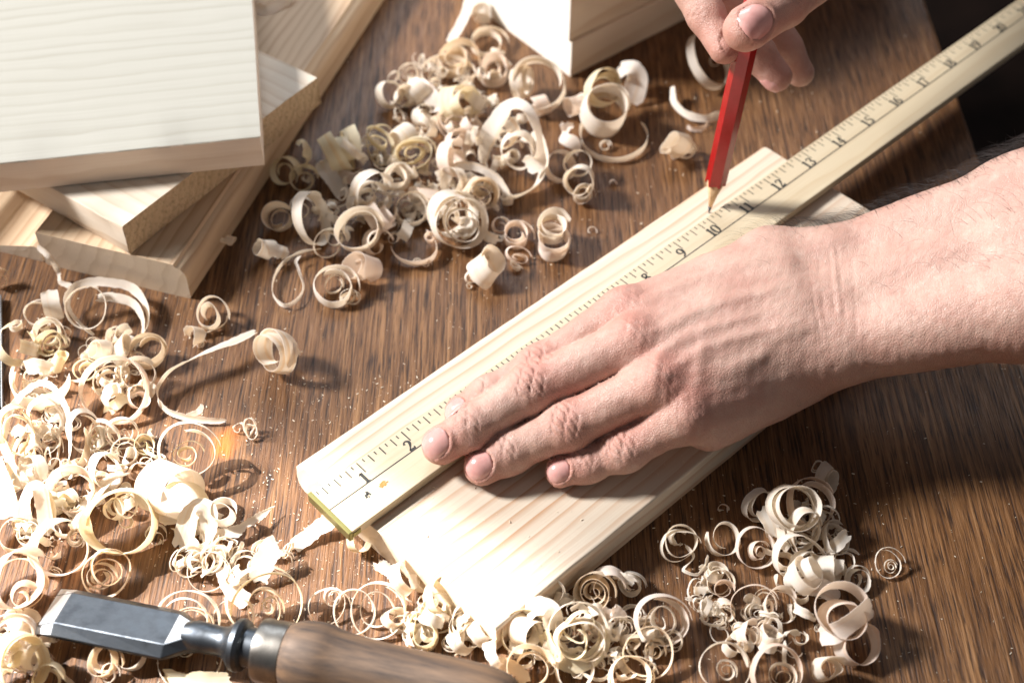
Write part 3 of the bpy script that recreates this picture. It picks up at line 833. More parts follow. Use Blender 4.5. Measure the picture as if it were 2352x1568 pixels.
tdor = np.array([-.1, -.75, .66])
dp += joint_wrinkles(rv, rn, TH[1], tax, tdor, .0105, .0005, [(-.004, .8), (-.002, 1), (0, 1), (.002, 1), (.004, .8)])
dp += joint_wrinkles(rv, rn, IX[1], IX[0] - IX[1], np.array([-.8, -.3, .5]), .0085, .0004, [(-.002, 1), (0, 1), (.002, .8)])
dp += .0002 * vnoise(rv, 420, 3) + .0004 * vnoise(rv, 150, 6)
ta = tax / np.linalg.norm(tax); td = tdor - ta * (tdor @ ta); td /= np.linalg.norm(td); tl = np.cross(ta, td)
tc = TH[0] - ta * .0006
s_ = rv - tc; t = s_ @ ta; l = s_ @ tl
rr_ = np.sqrt((t / .0088) ** 2 + (l / .0083) ** 2); near = (np.linalg.norm(s_, axis=1) < .02) & (rn @ td > .1)
dp += np.where(near, .0007 * gs(rr_ - 1.12, .16) * (t < .006) - .0008 * (rr_ < .95), 0)
fl += .7 * gs(np.linalg.norm(rv - TH[0], axis=1), .013) + .6 * gs(np.linalg.norm(rv - IX[0], axis=1), .013) + .5 * gs(np.linalg.norm(rv - MD[0], axis=1), .012)
hand2 = skin_obj('hand', RB, rv, rn, rf, dp, fl, person)
hand2['label'] = 'hand pinching the red pencil'
nail(RB, tc, ta, td, .0077, .0080, hand2)
ma = MD[0] - MD[1]; nail(RB, MD[0] + ma / np.linalg.norm(ma) * .001, ma, np.array([-.75, -.45, -.2]), .0052, .0052, hand2)

# ---------------------------------------------------------------- wood shavings, every one an object
GU, GL, GF, GR = 'shavings heaped beyond the pine board', 'shavings strewn over the left of the bench', 'shavings along the front of the bench', 'shavings heaped to the right of the pine board'
NSH = [0]
def ribbon(path, wd, Wd, seed, th=.00016, cup=0.0, fray=1.0, m=4):
    n = len(path); rr = np.random.default_rng(seed)
    T = np.gradient(path, axis=0); T /= np.linalg.norm(T, axis=1)[:, None] + 1e-12
    wd = wd - T * (wd * T).sum(1)[:, None]; wd /= np.linalg.norm(wd, axis=1)[:, None] + 1e-12
    N = np.cross(T, wd)
    s = np.linspace(-1, 1, m + 1)
    def jag():
        a = rr.normal(0, 1, n); k = np.ones(3) / 3
        b = np.convolve(rr.normal(0, 1, n), np.ones(9) / 9, 'same')
        return (.25 * np.convolve(a, k, 'same') + .9 * b) * .0006 * fray
    e0, e1_ = jag(), jag()
    arc = np.concatenate([[0], np.cumsum(np.linalg.norm(np.diff(path, axis=0), axis=1))])
    wav = np.convolve(rr.normal(0, 1, n), np.ones(5) / 5, 'same') * .00022
    pts = np.empty((n, m + 1, 3))
    endj = rr.normal(0, .0006, (2, m + 1)) * fray
    for j, sj in enumerate(s):
        off = Wd * .5 * sj + (e0 if j == 0 else 0) + (e1_ if j == m else 0)
        pts[:, j] = path + wd * off[:, None] + N * (cup * sj * sj + wav * sj)[:, None]
        pts[0, j] += T[0] * endj[0, j]; pts[-1, j] += T[-1] * endj[1, j]
    top = pts + N[:, None] * th / 2; bot = pts - N[:, None] * th / 2
    K = m + 1; vt = np.vstack([top.reshape(-1, 3), bot.reshape(-1, 3)]); uv = np.empty((len(vt), 2))
    uu = np.repeat(arc, K); vv = np.tile(s, n) * np.repeat(Wd, K) * .5
    uv[:n * K, 0] = uv[n * K:, 0] = uu; uv[:n * K, 1] = uv[n * K:, 1] = vv
    i, j = np.meshgrid(np.arange(n - 1), np.arange(m), indexing='ij'); a = (i * K + j).ravel()
    f1 = np.stack([a, a + 1, a + K + 1, a + K], 1); f2 = np.stack([a, a + K, a + K + 1, a + 1], 1) + n * K
    # edge strips with their own vertices
    vs, fs, us = [vt], [f1, f2], [uv]; base = len(vt)
    for jj, flip in ((0, 0), (m, 1)):
        q = np.vstack([top[:, jj], bot[:, jj]]); vs.append(q); us.append(np.column_stack([np.tile(arc, 2), np.tile(s[jj] * Wd * .5, 2)]))
        b = base + np.arange(n - 1); g_ = np.stack([b, b + 1, b + n + 1, b + n], 1)
        fs.append(g_[:, ::-1] if flip else g_); base += 2 * n
    return np.vstack(vs), np.vstack(fs), np.vstack(us)
def put_shaving(path, wd, Wd, label, group, mat, lift, ctr=None, cup=0.0, fray=1.0):
    NSH[0] += 1
    v, f, u = ribbon(path, wd, Wd, 100 + NSH[0], cup=cup, fray=fray)
    if ctr is not None:
        zc = lift - v[:, 2].min()
        o3 = P(ctr[0], ctr[1], zc)
    else:
        o3 = v.mean(0); v = v - o3
    o = obj('wood_shaving', mesh('wood_shaving', v, f, M[mat], True, u))
    o.location = o3
    return tag(o, label, 'wood shaving', group)
def scale_at(x, y, z=.006):
    p = P(x, y, z); return float((p - CO) @ AF) / FPX
MATS = {'s': 'shave', 'p': 'pink', 't': 'tan', 'y': 'yellow'}
def coil(x, y, R, w, label, G, n=1.8, r=.35, az=-90, el=60, s=0, h=.3, mt='s', q=1.0, pitch=0, wob=.05, g=1.0, tw=0, taper=.25, fray=1.0, cone=0, j=1.0):
    rr = np.random.default_rng(1000 + NSH[0])
    k = scale_at(x, y); big = R > 43
    w = w * (1.06 if G in (GU, GR) else 1.04) * rr.uniform(.9, 1.15); R = R * 1.05
    az += j * rr.uniform(-1, 1) * (14 if big else 34); el += j * rr.uniform(-1, 1) * (7 if big else 14); wob *= 1 + .35 * j
    if pitch == 0: pitch = rr.uniform(-.3, .45) * w * (.5 if big else 1)
    R, w, pitch = R * k, w * k, pitch * k
    N = int(26 * n) + 14; t = np.linspace(0, 1, N); th = math.radians(s) + 2 * math.pi * n * t
    rho = R * (1 - (1 - r) * t ** g)
    rho = rho * (1 + wob * np.sin(th * .5 + rr.uniform(0, 6)) + wob * .7 * np.sin(th * 1.37 + rr.uniform(0, 6)) + wob * .3 * np.sin(th * 3.1 + rr.uniform(0, 6)))
    A, E = math.radians(az), math.radians(el)
    a = np.array([math.cos(A) * math.cos(E), math.sin(A) * math.cos(E), math.sin(E)])
    b = np.array([-math.sin(A), math.cos(A), 0]) ; c = np.cross(a, b)
    drift = pitch * (t - .5) * n + w * .10 * np.sin(th * .45 + rr.uniform(0, 6)) * (1 + 4 * wob)
    path = (rho * np.cos(th))[:, None] * b + (rho * q * np.sin(th))[:, None] * c + drift[:, None] * a
    for m_ in range(3):
        path[:, m_] += j * R * wob * 1.1 * np.sin(th * rr.uniform(.5, 1.1) + rr.uniform(0, 6)) * (1 if m_ < 2 else .7)
    lean = np.radians(cone) + .24 * np.sin(th * .6 + rr.uniform(0, 6)) + np.radians(tw) * t
    out = np.cos(th)[:, None] * b + np.sin(th)[:, None] * c
    wd = a * np.cos(lean)[:, None] + out * np.sin(lean)[:, None]
    Wd = w * (1 - taper * t ** 2) * (1 + .10 * np.sin(th * .8 + rr.uniform(0, 6))) * np.clip(.45 + 12 * np.minimum(t, 1 - t), 0, 1)
    return put_shaving(path, wd, Wd, label, G, MATS[mt], h * .001, (x, y), cup=w * rr.uniform(-.05, .07), fray=fray)
def strip_(pts, w, label, G, tilt=20, mt='s', w2=None, fray=1.0, n=None, cup=.06):
    k = scale_at(pts[0][0], pts[0][1]); w2 = w if w2 is None else w2
    Q = np.array([P(a, b, c * .001) for a, b, c in pts])
    n = n or 10 * len(pts)
    path = crom(Q, n); t = np.linspace(0, 1, n)
    T = np.gradient(path, axis=0); hp = np.stack([-T[:, 1], T[:, 0], 0 * T[:, 0]], 1); hp /= np.linalg.norm(hp, axis=1)[:, None] + 1e-12
    tl = np.radians(np.interp(t, np.linspace(0, 1, len(tilt)), tilt)) if isinstance(tilt, (list, tuple)) else np.full(n, math.radians(tilt))
    wd = hp * np.cos(tl)[:, None] + np.array([0, 0, 1.0]) * np.sin(tl)[:, None]
    Wd = (w + (w2 - w) * t) * k * np.clip(.6 + 10 * np.minimum(t, 1 - t), 0, 1)
    return put_shaving(path, wd, Wd, label, G, MATS[mt], 0, None, cup=w * k * cup, fray=fray)
c, st = coil, strip_
# --- heap beyond the board
c(1117, 98, 50, 16, 'thin looped shaving at the far end of the heap, nearest the white block', GU, n=1.6, r=.5, el=80, h=2)
c(1047, 138, 46, 34, 'orange tinted curl with a wide wall, near the top of the heap', GU, n=1.9, mt='t', el=70, h=1)
c(1026, 172, 58, 10, 'narrow oval loop lying in front of the orange curl near the top of the heap', GU, n=1.25, r=.8, el=78, h=5)
c(1134, 160, 42, 30, 'rosy curl with a tight heart, left of the large pale loop by the white block', GU, n=2.2, mt='p', el=68)
c(1232, 197, 68, 34, 'large ragged pale loop lying against the corner of the white block', GU, n=1.5, r=.6, el=62, h=1, wob=.09)
c(1205, 190, 38, 26, 'crumpled white curl inside the large ragged loop beside the white block', GU, n=1.8, az=-30, el=25, h=2, wob=.12)
c(1243, 243, 26, 30, 'short rosy roll at the foot of the ragged loop beside the white block', GU, n=1.4, az=20, el=20, mt='p', h=1)
st([(1084, -14, 16), (1072, 30, 11), (1050, 72, 6), (1036, 98, 3)], 32, 'straight pale strip slanting down from the top edge left of the white block', GU, tilt=25)
c(1106, 34, 24, 34, 'small white roll against the left side of the tall white block', GU, n=1.3, az=60, el=20)
c(938, 170, 24, 9, 'small narrow ring on the upper left rim of the heap', GU, n=1.2, r=.8, el=40, h=5)
c(915, 222, 40, 38, 'white wide curl on the left rim of the heap, below a narrow ring', GU, n=1.5, az=-60, el=35, wob=.1)
c(952, 218, 28, 42, 'gleaming white roll just right of the curl on the upper left rim of the heap', GU, n=1.6, az=40, el=20, h=3)
st([(955, 195, 9), (985, 215, 10), (1000, 245, 6), (990, 258, 2)], 40, 'short rosy strip bent downwards at the upper left of the heap', GU, tilt=30, mt='p')
c(967, 276, 28, 18, 'white flake curled over, lying low between the left rim and the rosy coil', GU, n=.7, az=10, el=10)
c(1062, 238, 46, 34, 'crumpled cream shaving on top of the heap above the rosy coil', GU, n=1.6, az=-20, el=30, h=6, wob=.14, mt='y')
c(1098, 232, 26, 26, 'small glossy crumple at the right of the cream shaving near the heap top', GU, n=1.4, az=30, el=40, h=8, wob=.15)
c(1042, 286, 46, 24, 'rosy coil with spokes of inner turns at the middle of the heap', GU, n=2.6, mt='p', el=55, h=2, wob=.09)
c(1056, 330, 34, 26, 'rosy curl tucked below the coil with spokes in the middle of the heap', GU, n=1.4, mt='p', az=-50, el=40, h=1)
c(1090, 290, 34, 22, 'rosy ribbon loop just left of the tall arching ribbon', GU, n=1.2, mt='p', az=20, el=30, h=3)
st([(1105, 372, 2), (1118, 322, 10), (1150, 268, 24), (1182, 242, 32), (1216, 262, 33), (1236, 318, 27), (1236, 365, 19), (1208, 382, 12)], 44, 'tall wide ribbon arching over the right of the heap', GU, tilt=[70, 60, 40, 15, -35, -65, -80, -70], n=90)
st([(1230, 300, 22), (1250, 370, 12), (1238, 420, 7), (1200, 448, 4), (1160, 462, 3)], 42, 'wide striped ribbon sweeping down at the right edge of the heap', GU, tilt=[70, 65, 55, 50, 60], n=60)
c(1188, 352, 38, 40, 'white wide loop hanging within the tall arching ribbon', GU, n=1.1, r=.8, az=-70, el=15, h=3)
st([(1165, 278, 26), (1180, 300, 21), (1172, 330, 14), (1160, 342, 9)], 30, 'glossy flap hanging inside the tall arching ribbon', GU, tilt=35, n=30)
c(871, 325, 40, 18, 'dark centred lattice of narrow rings on the left side of the heap', GU, n=2.6, r=.4, el=48, az=-100, h=1, wob=.13, mt='y')
c(948, 352, 46, 30, 'nested round coil with a golden heart, left of the rosy coils', GU, n=3.0, r=.22, el=48, h=3, mt='y', wob=.07)
c(925, 322, 36, 34, 'pale wide curl standing behind the coil with a golden heart', GU, n=1.2, az=-140, el=20, h=4)
c(790, 345, 46, 40, 'bundle of loose turns at the upper left of the heap near the stack', GU, n=2.4, az=15, el=15, pitch=22, wob=.12, mt='y', r=.7)
c(812, 340, 34, 20, 'narrow turns fanned over the right of the loose bundle near the stack', GU, n=1.8, az=35, el=22, pitch=14, h=8, wob=.1)
st([(738, 372, 9), (757, 402, 8), (778, 432, 4), (790, 450, 1)], 36, 'short flat strip leaning on the loose bundle, left of the heap', GU, tilt=12)
st([(760, 395, 5), (800, 408, 7), (835, 420, 4)], 30, 'rosy flat strip lying to the right beneath the loose bundle', GU, tilt=40, mt='p')
c(655, 396, 34, 26, 'round golden ring in the shade of the stack, leftmost of the heap', GU, n=1.6, r=.5, el=30, az=-80, mt='y')
c(697, 414, 30, 22, 'second golden ring in the shade of the stack, right of the leftmost ring', GU, n=1.5, r=.5, el=45, az=-110, mt='y')
st([(688, 392, 3), (704, 372, 12), (704, 345, 19), (693, 326, 24), (682, 333, 23)], 22, 'hooked strip standing upright in the shade of the stack', GU, tilt=20, mt='y', n=40)
c(912, 408, 36, 26, 'crumpled pale ring at the centre left of the heap, below the golden heart', GU, n=2.2, r=.5, el=62, h=7, wob=.13)
c(852, 442, 50, 36, 'grey white arched band at the lower left of the heap', GU, n=.9, r=.9, az=-40, el=12, h=2)
c(842, 462, 44, 40, 'second grey white arched band, in front of the first at the lower left', GU, n=.8, r=.9, az=-45, el=12, h=1)
c(1035, 368, 46, 40, 'rosy wide rolled shaving in the middle of the heap, under the rosy coil', GU, n=1.9, az=-30, el=22, mt='p', h=4)
st([(1018, 450, 3), (1022, 410, 10), (1055, 382, 14), (1105, 388, 14), (1142, 412, 10), (1168, 452, 4)], 20, 'long narrow arc bowed over the front of the heap', GU, tilt=[70, 50, 40, 35, 45, 60], n=64)
c(1042, 415, 36, 24, 'narrow ring propped up under the long narrow arc', GU, n=1.2, r=.8, az=-120, el=20, h=3)
c(1105, 446, 42, 30, 'golden centred coil at the right front of the heap', GU, n=2.8, r=.2, el=42, az=-75, h=2, mt='t', wob=.05)
st([(938, 445, 9), (968, 448, 11), (1005, 456, 11), (1032, 468, 8)], 34, 'white and rosy flat band lying across the front middle of the heap', GU, tilt=55, mt='p')
c(1010, 478, 34, 24, 'rosy curl under the flat band at the front of the heap', GU, n=1.3, el=60, mt='p')
c(948, 482, 38, 18, 'twisted white ring with a tail, left of the big nested coil', GU, n=1.2, r=.85, el=60, az=-70, h=2)
st([(948, 455, 8), (972, 480, 7), (990, 502, 4), (1006, 512, 1)], 20, 'white twisted tail end pointing at the hollow half ring', GU, tilt=[60, 20, -10, 0])
c(1062, 512, 62, 30, 'big nested coil with many turns at the front of the heap', GU, n=3.3, r=.22, el=40, az=-75, h=1, mt='s', wob=.06, pitch=8)
c(1040, 490, 52, 34, 'outer white turn wrapped behind the big nested coil', GU, n=1.2, r=.85, az=-50, el=22, h=2)
c(716, 502, 58, 32, 'big open white ring tilted up at the left front of the heap', GU, n=1.15, r=.9, az=-25, el=22, q=1.0)
c(690, 478, 28, 22, 'small pale ring half hidden behind the big open white ring', GU, n=1.3, el=40, az=-80, h=3)
c(640, 503, 36, 30, 'orange tinted curl at the left end of the heap, left of the big open ring', GU, n=1.9, mt='t', el=50, az=-70)
c(608, 573, 26, 34, 'short tube of shaving lying alone at the left of the heap', GU, n=1.5, r=.75, az=-160, el=25)
c(642, 580, 17, 24, 'small end of rolled shaving joined to the right of the lone short tube', GU, n=1.4, r=.6, az=-150, el=25)
c(826, 530, 52, 44, 'wide striped open curl at the left front of the heap', GU, n=1.5, r=.55, el=62, az=-70, h=6)
c(752, 560, 32, 24, 'pale ring beneath the left edge of the wide striped curl', GU, n=1.3, r=.7, el=40, az=-70)
c(772, 545, 26, 24, 'small pale ring between the big open ring and the wide striped curl', GU, n=1.3, el=40, az=-100, h=4)
c(878, 505, 42, 40, 'rosy crumple of short bands right of the wide striped curl', GU, n=1.7, az=10, el=30, mt='p', h=4, wob=.13)
c(865, 560, 34, 30, 'rosy half curl at the lower right of the wide striped curl', GU, n=1.0, az=-40, el=40, mt='p', h=1)
st([(735, 572, 4), (690, 580, 3), (650, 606, 3), (630, 640, 3), (628, 676, 3), (652, 700, 3), (682, 690, 3), (696, 658, 3), (686, 622, 3), (680, 600, 4), (690, 588, 5)], 15, 'thin teardrop loop lying flat in front of the heap', GU, tilt=[50, 70, 80, 85, 85, 80, 75, 70, 30, 10, 10], w2=6, n=110)
c(768, 660, 54, 26, 'round pale ring at the very front of the heap, with curled inside', GU, n=1.35, r=.7, el=70, wob=.04)
c(765, 655, 26, 14, 'small inner curl within the round pale ring at the front of the heap', GU, n=1.2, r=.6, el=66, h=.5)
c(803, 684, 24, 12, 'tiny tangle of narrow curls at the right rim of the front pale ring', GU, n=2.2, r=.4, el=60, wob=.12, h=.2)
c(828, 618, 36, 40, 'rosy wide curl tilted towards the front pale ring', GU, n=1.5, r=.6, az=-125, el=35, mt='p', h=1)
c(955, 562, 54, 26, 'hollow half ring like a bowl in front of the heap', GU, n=.62, r=1.0, el=80, s=195, mt='p')
c(988, 548, 15, 26, 'small splintered curl at the right tip of the hollow half ring', GU, n=1.1, el=60, mt='p', h=2)
c(958, 604, 13, 8, 'tiny curl among crumbs just below the hollow half ring', GU, n=1.5, el=60)
c(980, 606, 10, 8, 'tinier curl to the right of the one below the hollow half ring', GU, n=1.3, el=60)
c(1186, 538, 38, 26, 'rosy round curl right of the big nested coil', GU, n=2.1, r=.3, el=55, az=-80, mt='p')
c(1150, 520, 24, 20, 'small rosy ring between the big nested coil and the rosy round curl', GU, n=1.2, el=60, mt='p')
c(1122, 612, 34, 44, 'white hooded curl standing alone in front of the heap', GU, n=1.2, r=.8, az=-20, el=65, wob=.1, fray=2)
c(1118, 585, 16, 14, 'small ragged curl on top of the white hooded curl', GU, n=1.4, el=50, h=8, wob=.2, fray=2)
c(1083, 637, 15, 10, 'tiny ring left of the white hooded curl', GU, n=1.4, r=.5, el=60)
c(1078, 657, 8, 6, 'tiny twist below the tiny ring by the hooded curl', GU, n=1.3, el=60)
c(1192, 592, 24, 10, 'thin ragged curl below the rosy round curl', GU, n=1.6, r=.4, el=60, wob=.15, mt='p', fray=1.6)
c(1185, 612, 13, 6, 'tiny tangle of threads below the thin ragged curl, near the board', GU, n=2.2, el=60, wob=.2)
c(1270, 522, 38, 34, 'upper half of a crown shaped curl standing alone by the board edge', GU, n=2.1, r=.5, el=72, h=5)
c(1274, 556, 38, 30, 'lower half of the crown shaped curl by the board edge, full of narrow turns', GU, n=2.0, r=.6, el=60, az=-60, mt='p', wob=.08)
c(1288, 382, 34, 28, 'brownish open ring at the right of the heap', GU, n=1.1, r=.9, el=72, mt='p')
c(1328, 376, 30, 26, 'top turn of a corkscrew curl right of the heap', GU, n=1.5, r=.8, az=-70, el=35, h=5, pitch=12)
c(1330, 418, 34, 26, 'middle turns of the corkscrew curl right of the heap', GU, n=2.0, r=.8, az=-75, el=38, pitch=14, h=2)
c(1340, 446, 27, 20, 'narrow spiral end of the corkscrew curl right of the heap', GU, n=2.2, r=.35, az=-80, el=42, h=.2)
st([(1300, 282, 9), (1302, 300, 5), (1296, 318, 5), (1322, 330, 7), (1330, 348, 6)], 30, 'small rosy S shaped strip standing above the corkscrew curl', GU, tilt=[60, 50, 40, 60, 70], mt='p')
c(1392, 248, 52, 50, 'broad white barrel of shaving standing between heap and red pencil', GU, n=1.6, r=.8, el=66, az=-90, h=1, j=.2)
c(1385, 200, 46, 30, 'greenish white turns on top of the broad white barrel', GU, n=2.1, r=.6, el=50, az=-70, h=9, mt='y', wob=.1)
st([(1420, 165, 12), (1450, 160, 16), (1462, 185, 12), (1448, 235, 3)], 52, 'broad flap with a folded top at the right of the white barrel', GU, tilt=[20, 5, -20, -40], n=36)
c(1322, 242, 24, 46, 'open end of a rosy tube at the left of the white barrel', GU, n=1.2, r=.9, az=-170, el=12, mt='p')
c(1405, 308, 70, 16, 'thin half hoop lying in front of the broad white barrel', GU, n=.66, r=1.0, el=84, s=165)
c(1390, 335, 14, 8, 'crumb of curl inside the thin half hoop', GU, n=1.2, el=60)
c(1553, 334, 34, 40, 'crumpled white knot of shaving left of the pencil', GU, n=1.9, r=.5, az=-120, el=35, wob=.16, fray=1.6)
c(1575, 345, 24, 8, 'narrow loop sticking out of the white knot by the pencil', GU, n=1.2, r=.8, el=60, h=1)
st([(1545, 200, 8), (1550, 235, 5), (1580, 264, 4), (1620, 272, 4), (1656, 262, 4)], 18, 'long hooked sliver left of the pencil, above the white knot', GU, tilt=60, n=50)
st([(1578, 290, 3), (1590, 298, 2), (1612, 296, 2), (1626, 284, 3)], 10, 'short bent sliver between the hooked sliver and the white knot', GU, tilt=60, mt='p')
c(1634, 142, 56, 22, 'oval ring leaning in the shadow behind the pencil and the pinching fingers', GU, n=1.2, r=.9, az=-20, el=45, q=1.05)
c(1645, 140, 22, 12, 'small inner twist of the oval ring behind the pencil', GU, n=1.0, az=-40, el=40, h=1)
c(526, 552, 13, 24, 'small amber curl stuck to the long edge of the lowest stacked board', GU, n=1.1, r=.7, az=160, el=10, mt='t', h=8)
c(1404, 421, 10, 14, 'tiny chip lying right of the corkscrew curl', GU, n=.4, el=20, mt='p')
c(1358, 531, 13, 4, 'tiny thread of shaving on bare wood right of the crown shaped curl', GU, n=.7, el=70)
# --- on and beside the stack
st([(585, 18, 23.6), (610, 26, 23.8), (645, 8, 24.5), (675, -18, 27)], 26, 'white bent sliver lying on the grained board at the top edge', GL, tilt=30)
st([(86, 566, 17), (112, 590, 14), (134, 622, 6), (140, 648, 2), (165, 658, 1)], 13, 'thin crooked strip hanging from the moulding on to the bench', GL, tilt=[60, 50, 50, 30, 10])
# --- left of the bench
c(0, 640, 24, 24, 'amber curl cut off by the left edge, above the steel blade', GL, n=1.2, el=40, az=-60, mt='t', h=.5)
st([(112, 668, 15), (118, 700, 12), (128, 735, 4)], 40, 'upright flat strip with square top at the left, below the moulding', GL, tilt=5, fray=.6)
c(88, 722, 38, 14, 'pair of narrow rings left of the upright flat strip', GL, n=2.0, r=.5, el=52, az=-80)
c(42, 790, 44, 42, 'open wide hook shaped curl at the far left', GL, n=.85, r=.9, az=-20, el=40, s=60, mt='y')
c(112, 765, 36, 20, 'slender ring below the pair of narrow rings at the left', GL, n=1.4, r=.7, el=55, az=-70, h=3)
c(116, 792, 32, 26, 'yellow striped curl under the slender ring at the left', GL, n=1.8, el=50, az=-60, mt='y', h=1)
c(70, 800, 24, 34, 'twisted pale flap between the hook shaped curl and the striped curl', GL, n=1.0, az=50, el=30, h=2)
c(88, 868, 72, 56, 'broad pale bowl shaped shaving at the far left', GL, n=.55, r=1.0, el=78, s=180, h=6, mt='s')
st([(60, 845, 12), (88, 838, 16), (118, 846, 14)], 34, 'square ended flap standing inside the broad bowl shaped shaving', GL, tilt=70)
c(137, 832, 18, 44, 'small upright loop at the right end of the broad bowl shaped shaving', GL, n=1.0, az=20, el=65, h=3, mt='y')
st([(100, 905, 9), (108, 925, 6), (112, 942, 2)], 56, 'translucent yellow tab hanging below the broad bowl shaped shaving', GL, tilt=10, mt='y')
st([(213, 770, 2), (170, 730, 4), (153, 690, 7), (180, 656, 9), (240, 648, 10), (300, 660, 9), (336, 700, 7), (340, 745, 5), (318, 782, 3)], 20, 'very large thin hoop below the stacked boards', GL, tilt=[40, 55, 60, 50, 40, 45, 60, 65, 50], n=110)
c(203, 705, 46, 20, 'inner ring at the left of the very large thin hoop', GL, n=1.05, r=.9, el=60, az=-80, s=60, h=1)
st([(224, 684, 8), (262, 682, 9), (305, 695, 8), (328, 730, 6), (330, 770, 3)], 20, 'curved band inside the right half of the very large thin hoop', GL, tilt=[20, 30, 50, 60, 60])
c(268, 768, 22, 7, 'small thread curl at the bottom of the very large thin hoop', GL, n=1.2, r=.5, el=70)
c(224, 806, 26, 36, 'bright white roll under the very large thin hoop', GL, n=1.4, r=.6, az=-140, el=35, h=3)
c(288, 800, 34, 36, 'overexposed white twist under the very large thin hoop', GL, n=1.6, az=30, el=40, h=4, wob=.14)
c(341, 806, 42, 38, 'curl with an orange inside, right of the overexposed white twist', GL, n=1.4, r=.55, el=64, az=-100, mt='t', h=1)
c(196, 852, 30, 28, 'yellow striped curl left of the ring full of inner strips', GL, n=1.6, el=66, mt='y')
c(260, 896, 72, 22, 'large ring full of inner strips in the left middle of the bench', GL, n=1.15, r=.92, el=56, az=-95, mt='p')
c(248, 880, 40, 18, 'narrow curl inside the upper part of the ring full of strips', GL, n=1.5, r=.5, el=50, az=-70, h=2)
c(262, 915, 32, 16, 'narrow loop crossing the middle of the ring full of strips', GL, n=1.3, az=-40, el=45, h=3)
st([(238, 922, 5), (252, 900, 9), (276, 888, 12)], 24, 'short pale strip lying slanted inside the ring full of strips', GL, tilt=30)
st([(248, 945, 3), (270, 925, 6), (292, 912, 7)], 26, 'second short strip below the slanted one in the ring full of strips', GL, tilt=45, mt='y')
c(318, 862, 38, 28, 'white looped strip at the upper right of the ring full of strips', GL, n=1.3, r=.8, az=-60, el=40, h=2)
c(318, 915, 30, 30, 'pale folded curl at the lower right of the ring full of strips', GL, n=1.2, az=-30, el=45, mt='p')
c(482, 722, 42, 26, 'round curl with a tail, alone in front of the stacked boards', GL, n=1.7, r=.35, el=70, az=-90)
st([(524, 728, 3), (512, 748, 2.5), (480, 762, 2), (450, 772, 2)], 20, 'thinning tail of the round curl in front of the stacked boards', GL, tilt=[70, 60, 30, 10], w2=8)
c(436, 766, 22, 26, 'crumpled leaf shaped flake left of the round curl with a tail', GL, n=.7, az=-140, el=35, fray=2.2, wob=.15)
c(460, 788, 12, 7, 'tiny spiral below the crumpled leaf shaped flake', GL, n=2.0, r=.2, el=62)
st([(587, 762, 7), (540, 784, 10), (490, 803, 11), (440, 826, 10), (395, 850, 9), (368, 882, 8), (364, 915, 6), (385, 942, 4), (430, 958, 3), (475, 966, 2.5), (520, 966, 2)], 30, 'long curved strip with a broad blunt end in the left middle of the bench', GL, tilt=[10, 15, 25, 50, 70, 85, 85, 70, 60, 50, 40], w2=12, n=130)
st([(430, 955, 3), (455, 945, 6), (466, 930, 10)], 12, 'small upturned branch at the foot of the long curved strip', GL, tilt=60)
c(633, 806, 52, 46, 'plump round curl lying alone between the long strip and the board', GL, n=1.9, r=.6, az=-145, el=35, wob=.06)
c(682, 808, 14, 16, 'wispy torn end at the right of the plump round curl', GL, n=.8, az=30, el=20, fray=2.4, h=5)
c(575, 986, 22, 7, 'little tangle of threads casting a shadow, right of the orange stain', GL, n=2.6, r=.5, el=50, wob=.2)
c(548, 982, 10, 8, 'tiny crumpled bit left of the little tangle of threads', GL, n=1.1, el=50, wob=.2, fray=2)
# tangle at the far left
st([(6, 1030, 3), (18, 960, 12), (50, 905, 22), (95, 878, 28), (135, 905, 28), (158, 960, 22), (162, 1030, 14), (150, 1075, 7), (110, 1108, 3), (60, 1100, 2), (20, 1065, 2)], 15, 'very large wiry loop over the tangle at the far left', GL, tilt=[60, 60, 45, 30, 30, 45, 60, 70, 60, 40, 20], n=140)
c(36, 985, 38, 20, 'tall narrow yellow loop on the left of the wiry tangle', GL, n=1.6, r=.85, az=-30, el=20, q=1.7, mt='y', h=2)
c(48, 1000, 36, 12, 'second tall narrow loop beside the yellow one in the wiry tangle', GL, n=1.3, r=.8, az=-40, el=25, q=1.6, h=2)
c(105, 962, 32, 18, 'upright loop with a square shoulder in the middle of the wiry tangle', GL, n=1.1, r=.9, az=-30, el=20, q=1.5, h=6)
c(110, 1005, 30, 9, 'ball of thread like curls in the middle of the wiry tangle', GL, n=3.2, r=.35, el=45, wob=.2, h=4)
c(85, 1040, 62, 14, 'flat narrow ring under the wiry tangle', GL, n=1.2, r=.85, el=78)
c(62, 1040, 24, 18, 'brown striped short curl under the left of the wiry tangle', GL, n=1.2, el=60, mt='t')
c(80, 1078, 34, 26, 'nested oval curl just below the wiry tangle', GL, n=2.3, r=.5, az=-130, el=40, wob=.07)
st([(105, 1095, 3), (150, 1085, 3), (190, 1060, 4), (200, 1020, 6), (196, 985, 8)], 20, 'broad arc leading from the wiry tangle to the right', GL, tilt=[40, 50, 60, 70, 70], mt='t')
c(192, 992, 40, 26, 'loose pale loop right of the wiry tangle', GL, n=1.2, r=.8, az=-30, el=35, q=1.25, h=1)
c(228, 1000, 34, 14, 'tangle of narrow curls below the ring full of strips', GL, n=2.6, r=.4, el=50, wob=.15, h=3)
c(236, 1022, 28, 12, 'narrow oval curl under the tangle below the ring full of strips', GL, n=1.8, r=.5, az=-60, el=45, h=1, mt='y')
c(280, 995, 36, 22, 'fan of pale turns left of the small golden curl', GL, n=2.0, r=.6, az=-55, el=45, h=1)
c(288, 1038, 34, 14, 'thin spiral ring below the fan of pale turns', GL, n=2.0, r=.3, el=62)
c(332, 1024, 27, 20, 'small golden curl between the pale fan and the big open spiral', GL, n=2.2, r=.25, el=62, mt='y')
